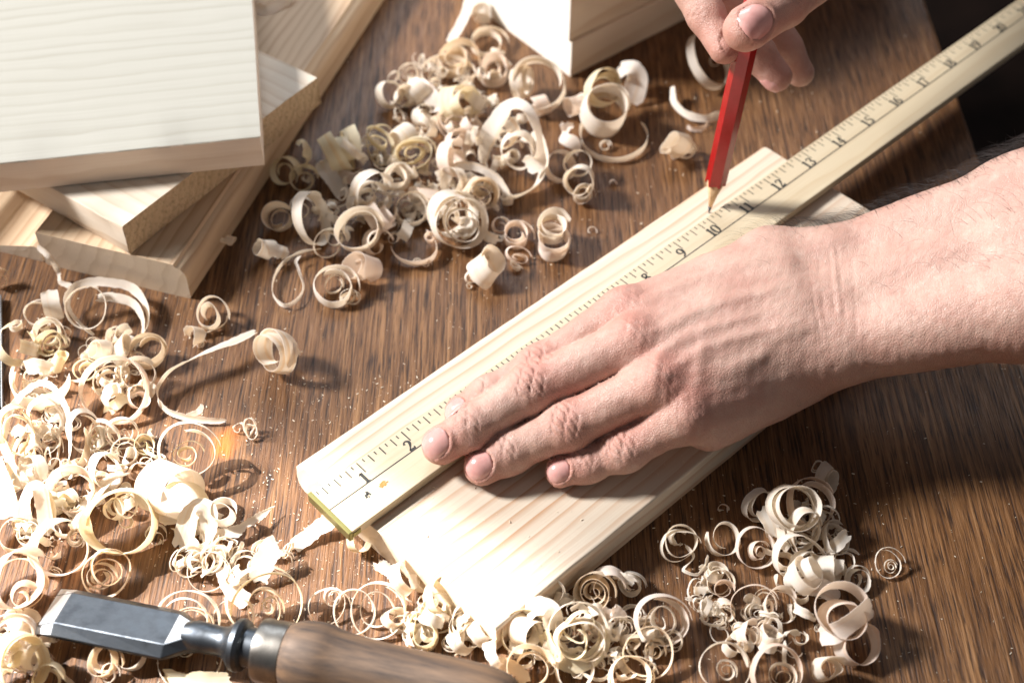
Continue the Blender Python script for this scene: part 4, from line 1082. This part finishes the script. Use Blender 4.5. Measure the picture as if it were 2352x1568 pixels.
c(352, 1000, 15, 16, 'white pointed flake behind the small golden curl', GL, n=.6, az=20, el=40, h=3)
c(432, 1040, 62, 24, 'big open spiral leaning on the wide shaving cylinder', GL, n=1.25, r=.85, el=50, az=-85, h=9)
c(428, 1045, 32, 18, 'inner spiral of the big open spiral above the shaving cylinder', GL, n=1.9, r=.22, el=50, az=-85, h=10, mt='y')
c(240, 1078, 36, 36, 'striped wide arch standing below the narrow curls', GL, n=1.1, r=.9, az=-10, el=15, q=1.3, h=1)
c(318, 1085, 34, 18, 'pale arc tucked behind the wide shaving cylinder', GL, n=1.0, el=65, mt='p')
st([(290, 1085, 5), (255, 1100, 9), (225, 1130, 9), (190, 1180, 7), (165, 1214, 4)], 44, 'long flat strip lying slanted between the ring band and the yellow bowl', GL, tilt=25, n=50)
c(166, 1128, 50, 40, 'rosy open ring behind the upright strips at the left', GL, n=1.2, r=.9, el=68, az=-70, mt='p')
c(148, 1150, 26, 40, 'pale striped curl standing before the rosy open ring', GL, n=1.5, az=-10, el=20, mt='y', h=1)
st([(62, 1225, 2), (56, 1180, 9), (62, 1140, 16), (78, 1118, 19), (94, 1135, 17), (104, 1190, 8), (110, 1225, 3)], 34, 'upright folded strip at the left, in front of the wiry tangle', GL, tilt=[10, 5, 0, 0, 0, 5, 5], n=64)
st([(100, 1130, 15), (112, 1165, 10), (114, 1200, 5), (108, 1220, 2)], 32, 'second upright strip, striped and leaning right of the folded one', GL, tilt=15, mt='y')
c(34, 1125, 12, 30, 'thin forked splinter at the left of the upright folded strip', GL, n=.5, az=40, el=40, h=8, fray=2)
c(384, 1122, 60, 84, 'wide shaving cylinder, the broadest curl on the bench', GL, n=1.3, r=.88, az=-42, el=14, h=.5, wob=.015, j=0, taper=0, s=150)
c(420, 1165, 52, 50, 'broad yellow flap curling out under the wide shaving cylinder', GL, n=.7, r=1.0, az=-30, el=40, s=200, mt='y')
c(278, 1200, 74, 66, 'yellow striped bowl of wide shaving left of the cylinder', GL, n=1.05, r=.9, el=58, az=-75, mt='y', s=150, j=.2)
c(262, 1165, 26, 14, 'knot of fine curls inside the yellow striped bowl', GL, n=2.8, r=.3, el=50, h=9, wob=.16)
c(292, 1160, 36, 16, 'curled white lip at the top of the yellow striped bowl', GL, n=1.2, r=.6, az=-40, el=45, h=10)
c(290, 1195, 22, 20, 'small pale curl deep inside the yellow striped bowl', GL, n=1.5, az=-50, el=40, h=4)
c(142, 1258, 58, 48, 'smooth broad ring band, rosy within, at the left', GL, n=1.1, r=.97, az=-80, el=66, mt='p', j=.2)
c(38, 1226, 38, 24, 'dark shaded open ring with a curled tip at the left edge', GL, n=1.2, r=.75, el=68, s=30, mt='t')
st([(-20, 1060, 14), (0, 1110, 12), (14, 1150, 9), (22, 1188, 5)], 54, 'broad yellow shaving entering from the left edge', GL, tilt=20, mt='y', fray=.5)
st([(8, 1020, 16), (24, 1060, 14), (34, 1100, 10), (50, 1120, 8)], 22, 'pale narrow strip lying over the broad yellow shaving at the left edge', GL, tilt=30)
c(248, 1310, 52, 20, 'nested coil of striped rings just above the chisel blade', GL, n=2.6, r=.5, el=46, az=-70, mt='t', wob=.07, h=1)
c(232, 1325, 34, 16, 'small flat spiral at the lower left of the nested striped coil above the chisel', GL, n=2.2, r=.3, el=52, h=2)
c(128, 1312, 16, 7, 'tiny split curl between the broad ring band and the chisel', GL, n=1.3, el=60, wob=.2)
c(40, 1335, 66, 44, 'large rosy curl at the left edge behind the chisel tip', GL, n=1.1, r=.9, az=-20, el=30, mt='p', h=4)
c(42, 1350, 62, 20, 'golden striped arc beneath the large rosy curl at the left edge', GL, n=1.0, r=.9, el=70, mt='t')
c(50, 1372, 32, 40, 'rosy inner roll under the large rosy curl at the left edge', GL, n=1.2, az=-60, el=50, mt='p', h=1)
c(352, 1225, 32, 8, 'thin pale half ring under the wide shaving cylinder', GL, n=.8, el=80)
c(606, 1212 - 230, 8, 6, 'minute curl of thread at the right of the little tangle', GL, n=1.4, el=60) if False else None
c(360, 1240, 20, 6, 'thin thread curl between the yellow bowl and the torn flake', GL, n=1.1, el=70)
# --- front of the bench
st([(415, 1262, 3), (428, 1210, 9), (445, 1165, 14), (470, 1172, 13), (480, 1215, 8), (470, 1250, 3)], 46, 'torn ribbed flake standing between cylinder and ruler end', GF, tilt=[20, 10, 0, 0, 10, 20], fray=2.2, n=50)
c(511, 1176, 31, 32, 'round pale curl on top of the torn ribbed flake', GF, n=1.5, r=.6, el=66, h=7)
st([(478, 1238, 4), (530, 1222, 6), (580, 1195, 6), (626, 1164, 5)], 34, 'long ragged strip pointing right from the torn ribbed flake', GF, tilt=30, w2=12, fray=2.6, n=60)
c(438, 1292, 38, 16, 'thin ring at the left of the narrow ringlet cluster', GF, n=1.25, r=.8, el=56, az=-85)
c(442, 1292, 18, 12, 'white crumple inside the thin ring of the ringlet cluster', GF, n=2.2, el=50, wob=.25, h=1, fray=1.6)
c(486, 1290, 36, 12, 'many turned ringlet in the centre of the ringlet cluster', GF, n=3.4, r=.3, el=56, wob=.10, h=2)
c(476, 1312, 46, 9, 'large thin circle around the front of the ringlet cluster', GF, n=1.15, r=.95, el=54, az=-88, h=.5)
c(511, 1262, 32, 14, 'small oval ringlet at the top of the ringlet cluster', GF, n=1.4, r=.6, el=72, h=3)
c(562, 1296, 32, 12, 'open ringlet at the right of the ringlet cluster', GF, n=1.7, r=.5, el=52, az=-80)
st([(512, 1300, 6), (522, 1335, 5), (545, 1365, 3), (568, 1385, 1.5)], 40, 'rosy flat tail hanging down from the ringlet cluster', GF, tilt=20, mt='p')
st([(592, 1338, 3), (604, 1300, 8), (622, 1262, 12), (640, 1252, 12)], 50, 'overexposed wide flake right of the ringlet cluster', GF, tilt=20, fray=2)
c(648, 1290, 28, 12, 'narrow white loop at the right of the overexposed wide flake', GF, n=1.2, r=.8, el=50, h=2)
c(660, 1262, 18, 7, 'wispy twist between the overexposed flake and the ruler end', GF, n=1.8, el=50, wob=.22)
st([(672, 1258, 1), (712, 1228, 3), (748, 1200, 6), (768, 1178, 6)], 38, 'flat split strip sticking out from under the brass ruler end', GF, tilt=15, fray=1.6)
c(826, 1238, 30, 26, 'smooth curl under the brass corner of the ruler', GF, n=1.3, r=.85, az=-35, el=30, mt='y')
c(609, 1392, 84, 22, 'largest round spiral, just above the chisel ferrule', GF, n=1.5, r=.85, el=50, az=-88, mt='y')
c(605, 1398, 48, 24, 'golden middle turn of the largest round spiral above the ferrule', GF, n=1.3, r=.8, el=55, az=-92, h=1, mt='t')
c(617, 1392, 22, 14, 'snail like heart of the largest round spiral above the ferrule', GF, n=1.8, r=.2, el=52, h=4)
c(534, 1420, 46, 8, 'thin ring touching the left of the largest round spiral', GF, n=.9, r=.95, el=60, s=-60)
c(426, 1428, 70, 16, 'big thin ring half hidden behind the chisel neck', GF, n=1.4, r=.85, el=56, az=-85)
c(438, 1440, 48, 12, 'second ring inside the big one behind the chisel neck', GF, n=1.5, r=.8, el=60, mt='t')
c(436, 1508, 74, 14, 'wide flat ring passing under the chisel neck to the front', GF, n=1.2, r=.9, el=78)
c(428, 1490, 24, 9, 'fine curl seen below the chisel neck within the wide flat ring', GF, n=2.2, r=.3, el=65)
c(240, 1518, 40, 24, 'nested oval curl just below the middle of the chisel blade', GF, n=2.0, r=.45, el=52, az=-80, mt='t')
c(300, 1500, 36, 26, 'smooth half hoop below the chisel blade near the neck', GF, n=.7, r=1.0, el=70, s=180)
c(252, 1546, 26, 7, 'thin thread loop in front of the nested oval curl below the blade', GF, n=1.3, el=60, h=1)
c(752, 1390, 46, 13, 'left circle of the interlinked thin circles beside the board', GF, n=1.15, r=.92, el=54, az=-88)
c(868, 1398, 64, 14, 'large circle of the interlinked thin circles beside the board', GF, n=1.2, r=.9, el=54, az=-84)
c(812, 1400, 46, 11, 'middle circle of the interlinked thin circles beside the board', GF, n=1.1, r=.95, el=56, h=2)
c(766, 1372, 24, 7, 'small spiral at the top left of the interlinked thin circles', GF, n=1.8, r=.25, el=58, h=2)
c(868, 1402, 40, 8, 'slim inner loop in the large circle of the interlinked circles', GF, n=.9, r=.9, el=50, h=1)
st([(872, 1292, 2), (888, 1308, 4), (905, 1320, 6)], 30, 'grey ragged tip of the twisted white strip by the board end', GF, tilt=20, fray=2.4)
c(930, 1325, 34, 34, 'twisted white strip lying against the sawn end of the board', GF, n=.9, az=20, el=20, h=2, r=.9)
c(972, 1332, 24, 32, 'white loop standing at the board end, right of the twisted strip', GF, n=1.1, az=-20, el=50, h=1, r=.85)
c(1004, 1372, 38, 42, 'white and yellow folded band at the board end', GF, n=.8, r=.9, az=-40, el=50, mt='y', h=2)
c(1010, 1405, 46, 12, 'thin ring under the folded band at the board end', GF, n=1.15, r=.9, el=50, az=-70, h=1)
c(972, 1445, 42, 40, 'crumpled cup shaped curl in front of the board end', GF, n=1.5, r=.6, el=60, az=-60, mt='y', wob=.12, fray=1.5)
c(1000, 1420, 36, 24, 'ribbed white flake behind the crumpled cup shaped curl', GF, n=.9, az=30, el=45, h=4)
c(1084, 1424, 46, 16, 'loose ring at the near corner of the board', GF, n=1.2, r=.85, el=55, az=-80, h=.5)
c(1066, 1468, 30, 40, 'white torn tuft in front of the loose ring by the board corner', GF, n=1.2, az=-20, el=30, wob=.18, fray=2.2)
c(1108, 1448, 28, 34, 'bright folded curl at the right of the loose ring by the board corner', GF, n=1.2, az=10, el=35, h=2, wob=.1)
c(1264, 1362, 32, 15, 'small open ring resting against the right edge of the board', GF, n=1.2, r=.85, el=50, az=-80, h=8)
c(1196, 1456, 54, 30, 'large bright spiral ring at the near right corner of the board', GF, n=1.5, r=.7, el=50, az=-80, h=1, mt='y')
c(1210, 1450, 30, 44, 'overexposed roll inside the large bright spiral ring', GF, n=1.4, r=.7, az=-70, el=35, h=6)
st([(1205, 1405, 16), (1235, 1392, 20), (1262, 1400, 20), (1272, 1440, 14)], 50, 'overexposed broad band over the near right corner of the board', GF, tilt=[20, 5, -10, -30], n=40)
c(1330, 1462, 66, 34, 'big messy ball of curls in front of the tan spiral', GF, n=2.6, r=.5, el=52, az=-75, h=4, wob=.09, mt='s')
c(1318, 1455, 40, 20, 'ragged heart of the big messy ball of curls', GF, n=2.2, r=.4, el=50, az=-110, wob=.18, h=9, mt='y')
st([(1250, 1450, 14), (1275, 1500, 9), (1320, 1525, 7), (1372, 1500, 8), (1395, 1450, 10)], 40, 'yellow band sweeping under the big messy ball of curls', GF, tilt=[60, 60, 50, 50, 60], mt='y', n=56)
st([(1240, 1470, 6), (1262, 1500, 4), (1272, 1530, 2)], 30, 'flat yellow tab between the bright spiral ring and the messy ball', GF, tilt=20, mt='y')
c(1218, 1534, 48, 44, 'amber cup shaped curl at the front, right of the chisel handle', GF, n=1.4, r=.7, el=66, az=-80, mt='t')
c(1140, 1512, 40, 26, 'white ragged flake resting behind the end of the chisel handle', GF, n=.6, az=20, el=35, h=6, fray=2)
st([(1140, 1520, 8), (1170, 1528, 8), (1196, 1545, 6), (1205, 1568, 3)], 30, 'amber strip bending down past the end of the chisel handle', GF, tilt=30, mt='t')
st([(1310, 1400, 14), (1330, 1390, 13), (1352, 1400, 10), (1360, 1412, 8)], 12, 'thin arc joining the broad bright band to the messy ball', GF, tilt=50)
c(1364, 1358, 48, 34, 'tan tight spiral seen end on, beside the right edge of the board', GF, n=3.6, r=.12, el=42, az=-105, mt='t', wob=.02, g=.9)
c(1400, 1345, 34, 40, 'white outer fold at the right of the tan tight spiral', GF, n=.8, r=.95, az=-70, el=35, mt='p', h=2)
c(1450, 1342, 30, 24, 'pale nested spiral right of the tan tight spiral', GF, n=2.8, r=.3, el=48, az=-80, wob=.07)
st([(1408, 1318, 9), (1432, 1325, 11), (1458, 1338, 10)], 18, 'short bridge strip between the tan spiral and the pale nested spiral', GF, tilt=40)
c(1518, 1426, 56, 36, 'plump striped curl at the front with a frilled rim', GF, n=1.25, r=.9, el=54, az=-75, mt='p')
c(1518, 1424, 34, 24, 'nest of inner turns in the plump striped curl', GF, n=2.2, r=.4, el=56, h=3, wob=.1)
st([(1380, 1438, 3), (1392, 1415, 6), (1398, 1395, 9)], 30, 'rosy flat flake standing below the tan tight spiral', GF, tilt=30, mt='p')
st([(1405, 1400, 8), (1420, 1412, 6), (1428, 1428, 3)], 36, 'square rosy flake right of the first one below the tan spiral', GF, tilt=10, mt='p')
c(1428, 1440, 22, 16, 'ragged small curl between the messy ball and the plump striped curl', GF, n=1.5, el=55, wob=.18, fray=2)
st([(1385, 1420, 4), (1412, 1455, 4), (1450, 1466, 4), (1488, 1452, 5), (1502, 1430, 8)], 12, 'long thin looping strip in front of the plump striped curl', GF, tilt=60, n=60)
c(1450, 1478, 24, 30, 'amber crumple under the long thin looping strip', GF, n=1.4, el=50, mt='t', wob=.15)
c(1488, 1494, 58, 18, 'big amber ring with a coiled end, below the plump striped curl', GF, n=1.1, r=.9, el=60, mt='t', s=-120)
c(1503, 1494, 24, 14, 'coiled end inside the big amber ring below the striped curl', GF, n=2.0, r=.25, el=58, mt='t', h=1)
c(1322, 1540, 50, 24, 'open ring at the bottom edge, left of the amber arc', GF, n=1.3, r=.8, el=62, az=-80)
c(1310, 1530, 16, 9, 'pigtail curl inside the open ring at the bottom edge', GF, n=1.6, r=.3, el=60, h=1)
c(1450, 1556, 56, 24, 'amber arc of stacked turns cut off by the bottom edge', GF, n=2.0, r=.75, el=66, mt='t')
st([(1340, 1545, 4), (1370, 1560, 3), (1400, 1550, 3), (1420, 1520, 3), (1432, 1480, 4)], 9, 'slender thread looping up beside the amber arc', GF, tilt=50, n=56, mt='t')
# bottom left corner
c(30, 1455, 50, 34, 'rosy coil in the lower left corner, left of the chisel tip', GF, n=2.0, r=.55, az=-60, el=40, mt='p', h=5)
c(62, 1428, 34, 30, 'white twisted end under the chisel tip', GF, n=1.2, az=30, el=30, h=2, wob=.12)
c(88, 1452, 28, 24, 'small curl peeping out under the lower corner of the chisel tip', GF, n=1.1, r=.8, el=65, s=180)
c(48, 1525, 62, 44, 'wide overlapping band in the lower left corner', GF, n=1.7, r=.7, az=-40, el=45, mt='y', h=4)
c(18, 1500, 40, 38, 'broad yellow roll cut off by the left edge at the bottom', GF, n=1.4, az=-20, el=35, mt='y', h=8)
c(84, 1508, 32, 34, 'white rolled band at the right of the lower left corner heap', GF, n=1.3, r=.7, az=-15, el=25, h=4)
st([(96, 1468, 6), (125, 1452, 6), (148, 1438, 5), (160, 1415, 4)], 16, 'curved strip bending under the chisel blade at the left', GF, tilt=50, mt='p')
st([(118, 1535, 3), (150, 1555, 2), (180, 1585, 2)], 16, 'narrow strip running off the bottom edge in the lower left', GF, tilt=50, mt='t')
c(110, 1560, 40, 30, 'pale curl cut off by the bottom edge in the lower left', GF, n=1.4, el=60, mt='y')
st([(378, 1545, 2), (420, 1562, 4), (470, 1560, 6), (530, 1558, 6)], 34, 'ragged yellow strip along the bottom edge left of the handle', GF, tilt=40, mt='y', fray=2)
# --- right of the board
c(1898, 1098, 30, 34, 'crumpled knot at the top of the right heap', GR, n=1.8, az=-40, el=40, wob=.17, h=1, fray=1.4)
c(1876, 1070, 14, 9, 'tiny curl topping the crumpled knot of the right heap', GR, n=1.8, el=45, h=6, wob=.15)
c(1864, 1155, 56, 30, 'large oval ring below the crumpled knot of the right heap', GR, n=1.3, r=.9, el=70, az=-75, mt='p', h=3)
c(1822, 1168, 52, 46, 'broad white band wound like a turban in the right heap', GR, n=1.8, r=.85, el=60, az=-85, h=9)
c(1848, 1215, 36, 28, 'hanging striped loop below the turban like band of the right heap', GR, n=1.1, r=.9, az=-60, el=18, q=1.35, h=2)
c(1744, 1160, 34, 18, 'fan of white arcs at the left of the turban like band', GR, n=1.9, r=.75, az=-40, el=40, pitch=8, h=1)
st([(1750, 1170, 9), (1768, 1200, 8), (1776, 1232, 4)], 34, 'white strip slanting down from the fan of arcs in the right heap', GR, tilt=25)
c(1658, 1168, 14, 20, 'lone ragged chip on the dark wood left of the right heap', GR, n=.7, el=55, mt='p', fray=2.2)
c(1562, 1248, 42, 17, 'double ring at the left end of the right group, near the board', GR, n=1.9, r=.8, el=56, az=-80, wob=.08)
c(1556, 1240, 26, 22, 'inner white fold of the double ring near the board', GR, n=.8, az=-30, el=35, h=2)
c(1662, 1236, 44, 26, 'open curl like the letter C, right of the double ring', GR, n=1.3, r=.45, el=66, s=150)
c(1736, 1260, 42, 24, 'round ring with a little spiral heart, left of the right heap', GR, n=1.1, r=.95, el=52, az=-88, mt='p')
c(1742, 1266, 22, 20, 'spiral heart of the round ring left of the right heap', GR, n=2.0, r=.2, el=52, h=2, mt='p')
c(1918, 1236, 38, 20, 'ring with a folded flap at the right side of the right heap', GR, n=1.2, r=.9, el=50, az=-50)
st([(1900, 1265, 4), (1925, 1248, 8), (1945, 1225, 10)], 30, 'pale flap of the folded ring at the right side of the heap', GR, tilt=30)
c(1944, 1288, 30, 12, 'slim shaded curl at the right rim of the right heap', GR, n=1.2, r=.6, el=64)
c(1968, 1330, 32, 18, 'nested curl at the right foot of the heap, in shade', GR, n=2.2, r=.35, el=62)
c(2040, 1293, 34, 10, 'lone thin ring far right on the bare wood', GR, n=1.3, r=.85, el=58, az=-85)
c(2046, 1300, 16, 7, 'tight thread spiral inside the lone thin ring far right', GR, n=2.4, r=.2, el=58)
c(1835, 1298, 56, 34, 'crumpled bright bow in the middle of the right heap', GR, n=1.9, r=.6, az=-50, el=45, wob=.14, h=3)
c(1858, 1318, 40, 34, 'white knotted loop over the crumpled bright bow of the right heap', GR, n=1.6, az=-10, el=40, wob=.12, h=7)
c(1905, 1310, 34, 40, 'pale roll pointing right from the crumpled bright bow', GR, n=1.4, r=.7, az=25, el=18, h=2)
c(1872, 1250, 42, 10, 'rosy thin ring behind the crumpled bright bow of the right heap', GR, n=1.1, r=.95, el=56, mt='p', h=1)
st([(1838, 1350, 8), (1870, 1345, 11), (1905, 1358, 9), (1925, 1375, 4)], 40, 'wide striped band below the bow of the right heap', GR, tilt=[50, 40, 30, 30], mt='p')
st([(1575, 1252, 5), (1592, 1280, 4), (1570, 1308, 3), (1600, 1318, 3), (1618, 1300, 4), (1626, 1278, 6)], 9, 'wavy narrow ribbon below the double ring', GR, tilt=55, n=60)
c(1602, 1352, 20, 7, 'thin scribble of thread left of the small double barrel', GR, n=1.8, el=60, wob=.18)
c(1600, 1386, 22, 8, 'second scribble of thread below the first, left of the white crumple', GR, n=1.6, el=60, wob=.2, fray=1.6)
c(1652, 1338, 34, 20, 'ring with a coiled top beside the wavy narrow ribbon', GR, n=1.8, r=.6, el=56, az=-85)
c(1660, 1352, 22, 28, 'small double barrel in front of the ring with a coiled top', GR, n=1.4, r=.7, el=66, mt='p', h=1)
c(1668, 1402, 28, 32, 'white crumple with ragged hem below the small double barrel', GR, n=1.3, az=-50, el=50, wob=.16, fray=2)
c(1726, 1392, 46, 26, 'open hoop with a spiral inside, at the front of the right heap', GR, n=1.1, r=.95, el=62, mt='p')
c(1742, 1410, 20, 20, 'small spiral within the open hoop at the front of the right heap', GR, n=2.0, r=.25, el=64, h=.5)
c(1793, 1392, 36, 30, 'flat topped ring right of the open hoop', GR, n=1.2, r=.95, el=72, mt='p')
c(1722, 1460, 34, 30, 'folded rosy loop below the open hoop', GR, n=1.1, az=-20, el=40, mt='p', wob=.1)
c(1768, 1458, 34, 34, 'rosy leaf like crumple right of the folded rosy loop', GR, n=1.3, az=20, el=40, mt='p', wob=.16)
c(1932, 1415, 62, 54, 'large rose shaped curl at the right front', GR, n=2.2, r=.45, el=62, az=-75, mt='p', h=6)
st([(1885, 1460, 8), (1920, 1450, 16), (1965, 1420, 20), (2002, 1390, 18)], 48, 'diagonal band wrapped across the large rose shaped curl', GR, tilt=[60, 55, 55, 50], mt='p', n=44)
c(1975, 1480, 46, 40, 'striped ring behind the lower right of the rose shaped curl', GR, n=1.1, r=.95, el=55, az=-60, mt='p')
c(1880, 1440, 10, 6, 'tiny pigtail left of the large rose shaped curl', GR, n=1.6, el=55)
c(1904, 1536, 34, 44, 'white ragged tuft below the large rose shaped curl at the bottom', GR, n=1.4, r=.7, el=60, az=-60, wob=.12, fray=1.8)
c(1664, 1532, 54, 24, 'round spiral at the bottom edge, left of its twin', GR, n=1.2, r=.92, el=56, az=-88)
c(1668, 1540, 28, 18, 'snail like inner coil of the round spiral at the bottom edge', GR, n=1.8, r=.25, el=56, h=1)
c(1786, 1538, 60, 22, 'wide spiral at the bottom edge, right of its twin', GR, n=1.2, r=.92, el=58, az=-88, mt='p')
c(1796, 1552, 34, 14, 'nested inner rings of the wide spiral at the bottom edge', GR, n=2.6, r=.3, el=58, h=1)

# ---------------------------------------------------------------- the smallest scraps that fill the heaps
def scraps(n, regions):
    vs, fs, us, nb = [], [], [], 0
    tot = sum(r_[4] for r_ in regions)
    for x0, y0, rx, ry, wgt, zm in regions:
        for _ in range(int(n * wgt / tot)):
            a_, q_ = rng.uniform(0, 6.283), math.sqrt(rng.random())
            x, y = x0 + rx * q_ * math.cos(a_), y0 + ry * q_ * math.sin(a_)
            zl = rng.uniform(0, zm) * (1 - q_ * .7)
            R = rng.uniform(.0022, .0058); n_ = rng.choice([.35, .6, .9, 1.6, 2.2]); N = int(16 * n_) + 10
            t = np.linspace(0, 1, N); th = rng.uniform(0, 6) + 6.283 * n_ * t
            A, E = rng.uniform(0, 6.283), rng.uniform(.1, 1.5)
            a = np.array([math.cos(A) * math.cos(E), math.sin(A) * math.cos(E), math.sin(E)]); b = np.array([-math.sin(A), math.cos(A), 0]); c_ = np.cross(a, b)
            rho = R * (1 - rng.uniform(.1, .6) * t) * (1 + .15 * np.sin(th * .7))
            w = rng.uniform(.002, .0075) * (.5 if n_ > 1 else 1)
            if rng.random() < .45: w = rng.uniform(.0004, .0011)
            path = (rho * np.cos(th))[:, None] * b + (rho * np.sin(th))[:, None] * c_ + (rng.uniform(-.2, .5) * w * n_ * t + .2 * w * np.sin(th * .6))[:, None] * a
            wd = a + .3 * np.sin(th * .6)[:, None] * b
            v, f, u = ribbon(path, wd, w * np.clip(.5 + 9 * np.minimum(t, 1 - t), 0, 1) * np.ones(N), int(rng.integers(1e9)), m=3, fray=1.5)
            zc = zl * .001 + .0002 - v[:, 2].min()
            v = v + P(x, y, zc); vs.append(v); fs.append(f + nb); us.append(u + rng.uniform(0, 3)); nb += len(v)
    return tag(obj('shaving_scraps', mesh('shaving_scraps', np.vstack(vs), np.vstack(fs), M['shave'], True, np.vstack(us))), 'loose scraps of pale shaving caught between the larger curls', 'shaving scraps', kind='stuff')
scraps(640, [(1080, 300, 130, 210, 7, 12), (850, 440, 150, 120, 6, 10), (1050, 480, 120, 90, 3, 9), (1000, 220, 110, 90, 3, 8), (85, 820, 70, 130, 1.5, 8), (260, 860, 80, 90, 2, 6), (90, 1040, 90, 130, 3, 9), (260, 1080, 110, 90, 2, 7), (130, 1190, 110, 80, 2, 8), (510, 1260, 110, 70, 2.5, 5), (1010, 1420, 110, 70, 2.5, 6), (1300, 1460, 140, 90, 4, 8), (1460, 1480, 90, 70, 2, 4), (40, 1480, 90, 80, 2, 8), (1850, 1260, 90, 110, 3.5, 8), (1760, 1440, 110, 70, 2, 4), (1620, 1370, 50, 60, 1, 2)])
# ---------------------------------------------------------------- loose sawdust and crumbs
def crumbs(name, mat, n, smin, smax, regions):
    vs, fs = [], []
    tot = sum(r_[4] for r_ in regions)
    for x0, x1, y0, y1, wgt in regions:
        for _ in range(int(n * wgt / tot)):
            p = P(rng.uniform(x0, x1), rng.uniform(y0, y1), 0.0)
            if p[0] > TX1 - .002: continue
            d_ = (p - b0)[:2]; u_, v_ = d_ @ U[:2], d_ @ V[:2]
            zz = BT + .0001 if (0 < u_ < .30 and .002 < v_ < .118) else .0
            if zz > 0 and v_ < .035: continue
            L = smin + (smax - smin) * rng.random() ** 3; wv = L * rng.uniform(.12, .5); tv = L * rng.uniform(.08, .3)
            a = rng.uniform(0, math.pi); pit = rng.uniform(-.3, .3); b = len(vs)
            ca_, sa_ = math.cos(a), math.sin(a)
            for dz in (0, 1):
                for dx, dy in ((-1, -1), (1, -1), (1, 1), (-1, 1)):
                    X, Y = dx * L / 2, dy * wv / 2 * (1 - .5 * (dx > 0))
                    vs.append((p[0] + X * ca_ - Y * sa_, p[1] + X * sa_ + Y * ca_, zz + .00005 + dz * tv + max(0, X * pit)))
            fs += [(b, b + 3, b + 2, b + 1), (b + 4, b + 5, b + 6, b + 7)] + [(b + k, b + (k + 1) % 4, b + 4 + (k + 1) % 4, b + 4 + k) for k in range(4)]
    return tag(obj(name, mesh(name, vs, fs, M[mat])), 'fine pale sawdust and crumbs scattered over the bench top', 'sawdust', kind='stuff')
crumbs('sawdust', 'dust', 3600, .00025, .0013, [(0, 2352, 0, 1568, 1.0), (560, 1000, 860, 1440, .9), (1000, 1700, 500, 760, .35), (0, 700, 640, 1560, .6), (1500, 2100, 1100, 1560, .3), (1350, 1900, 200, 500, .15)])
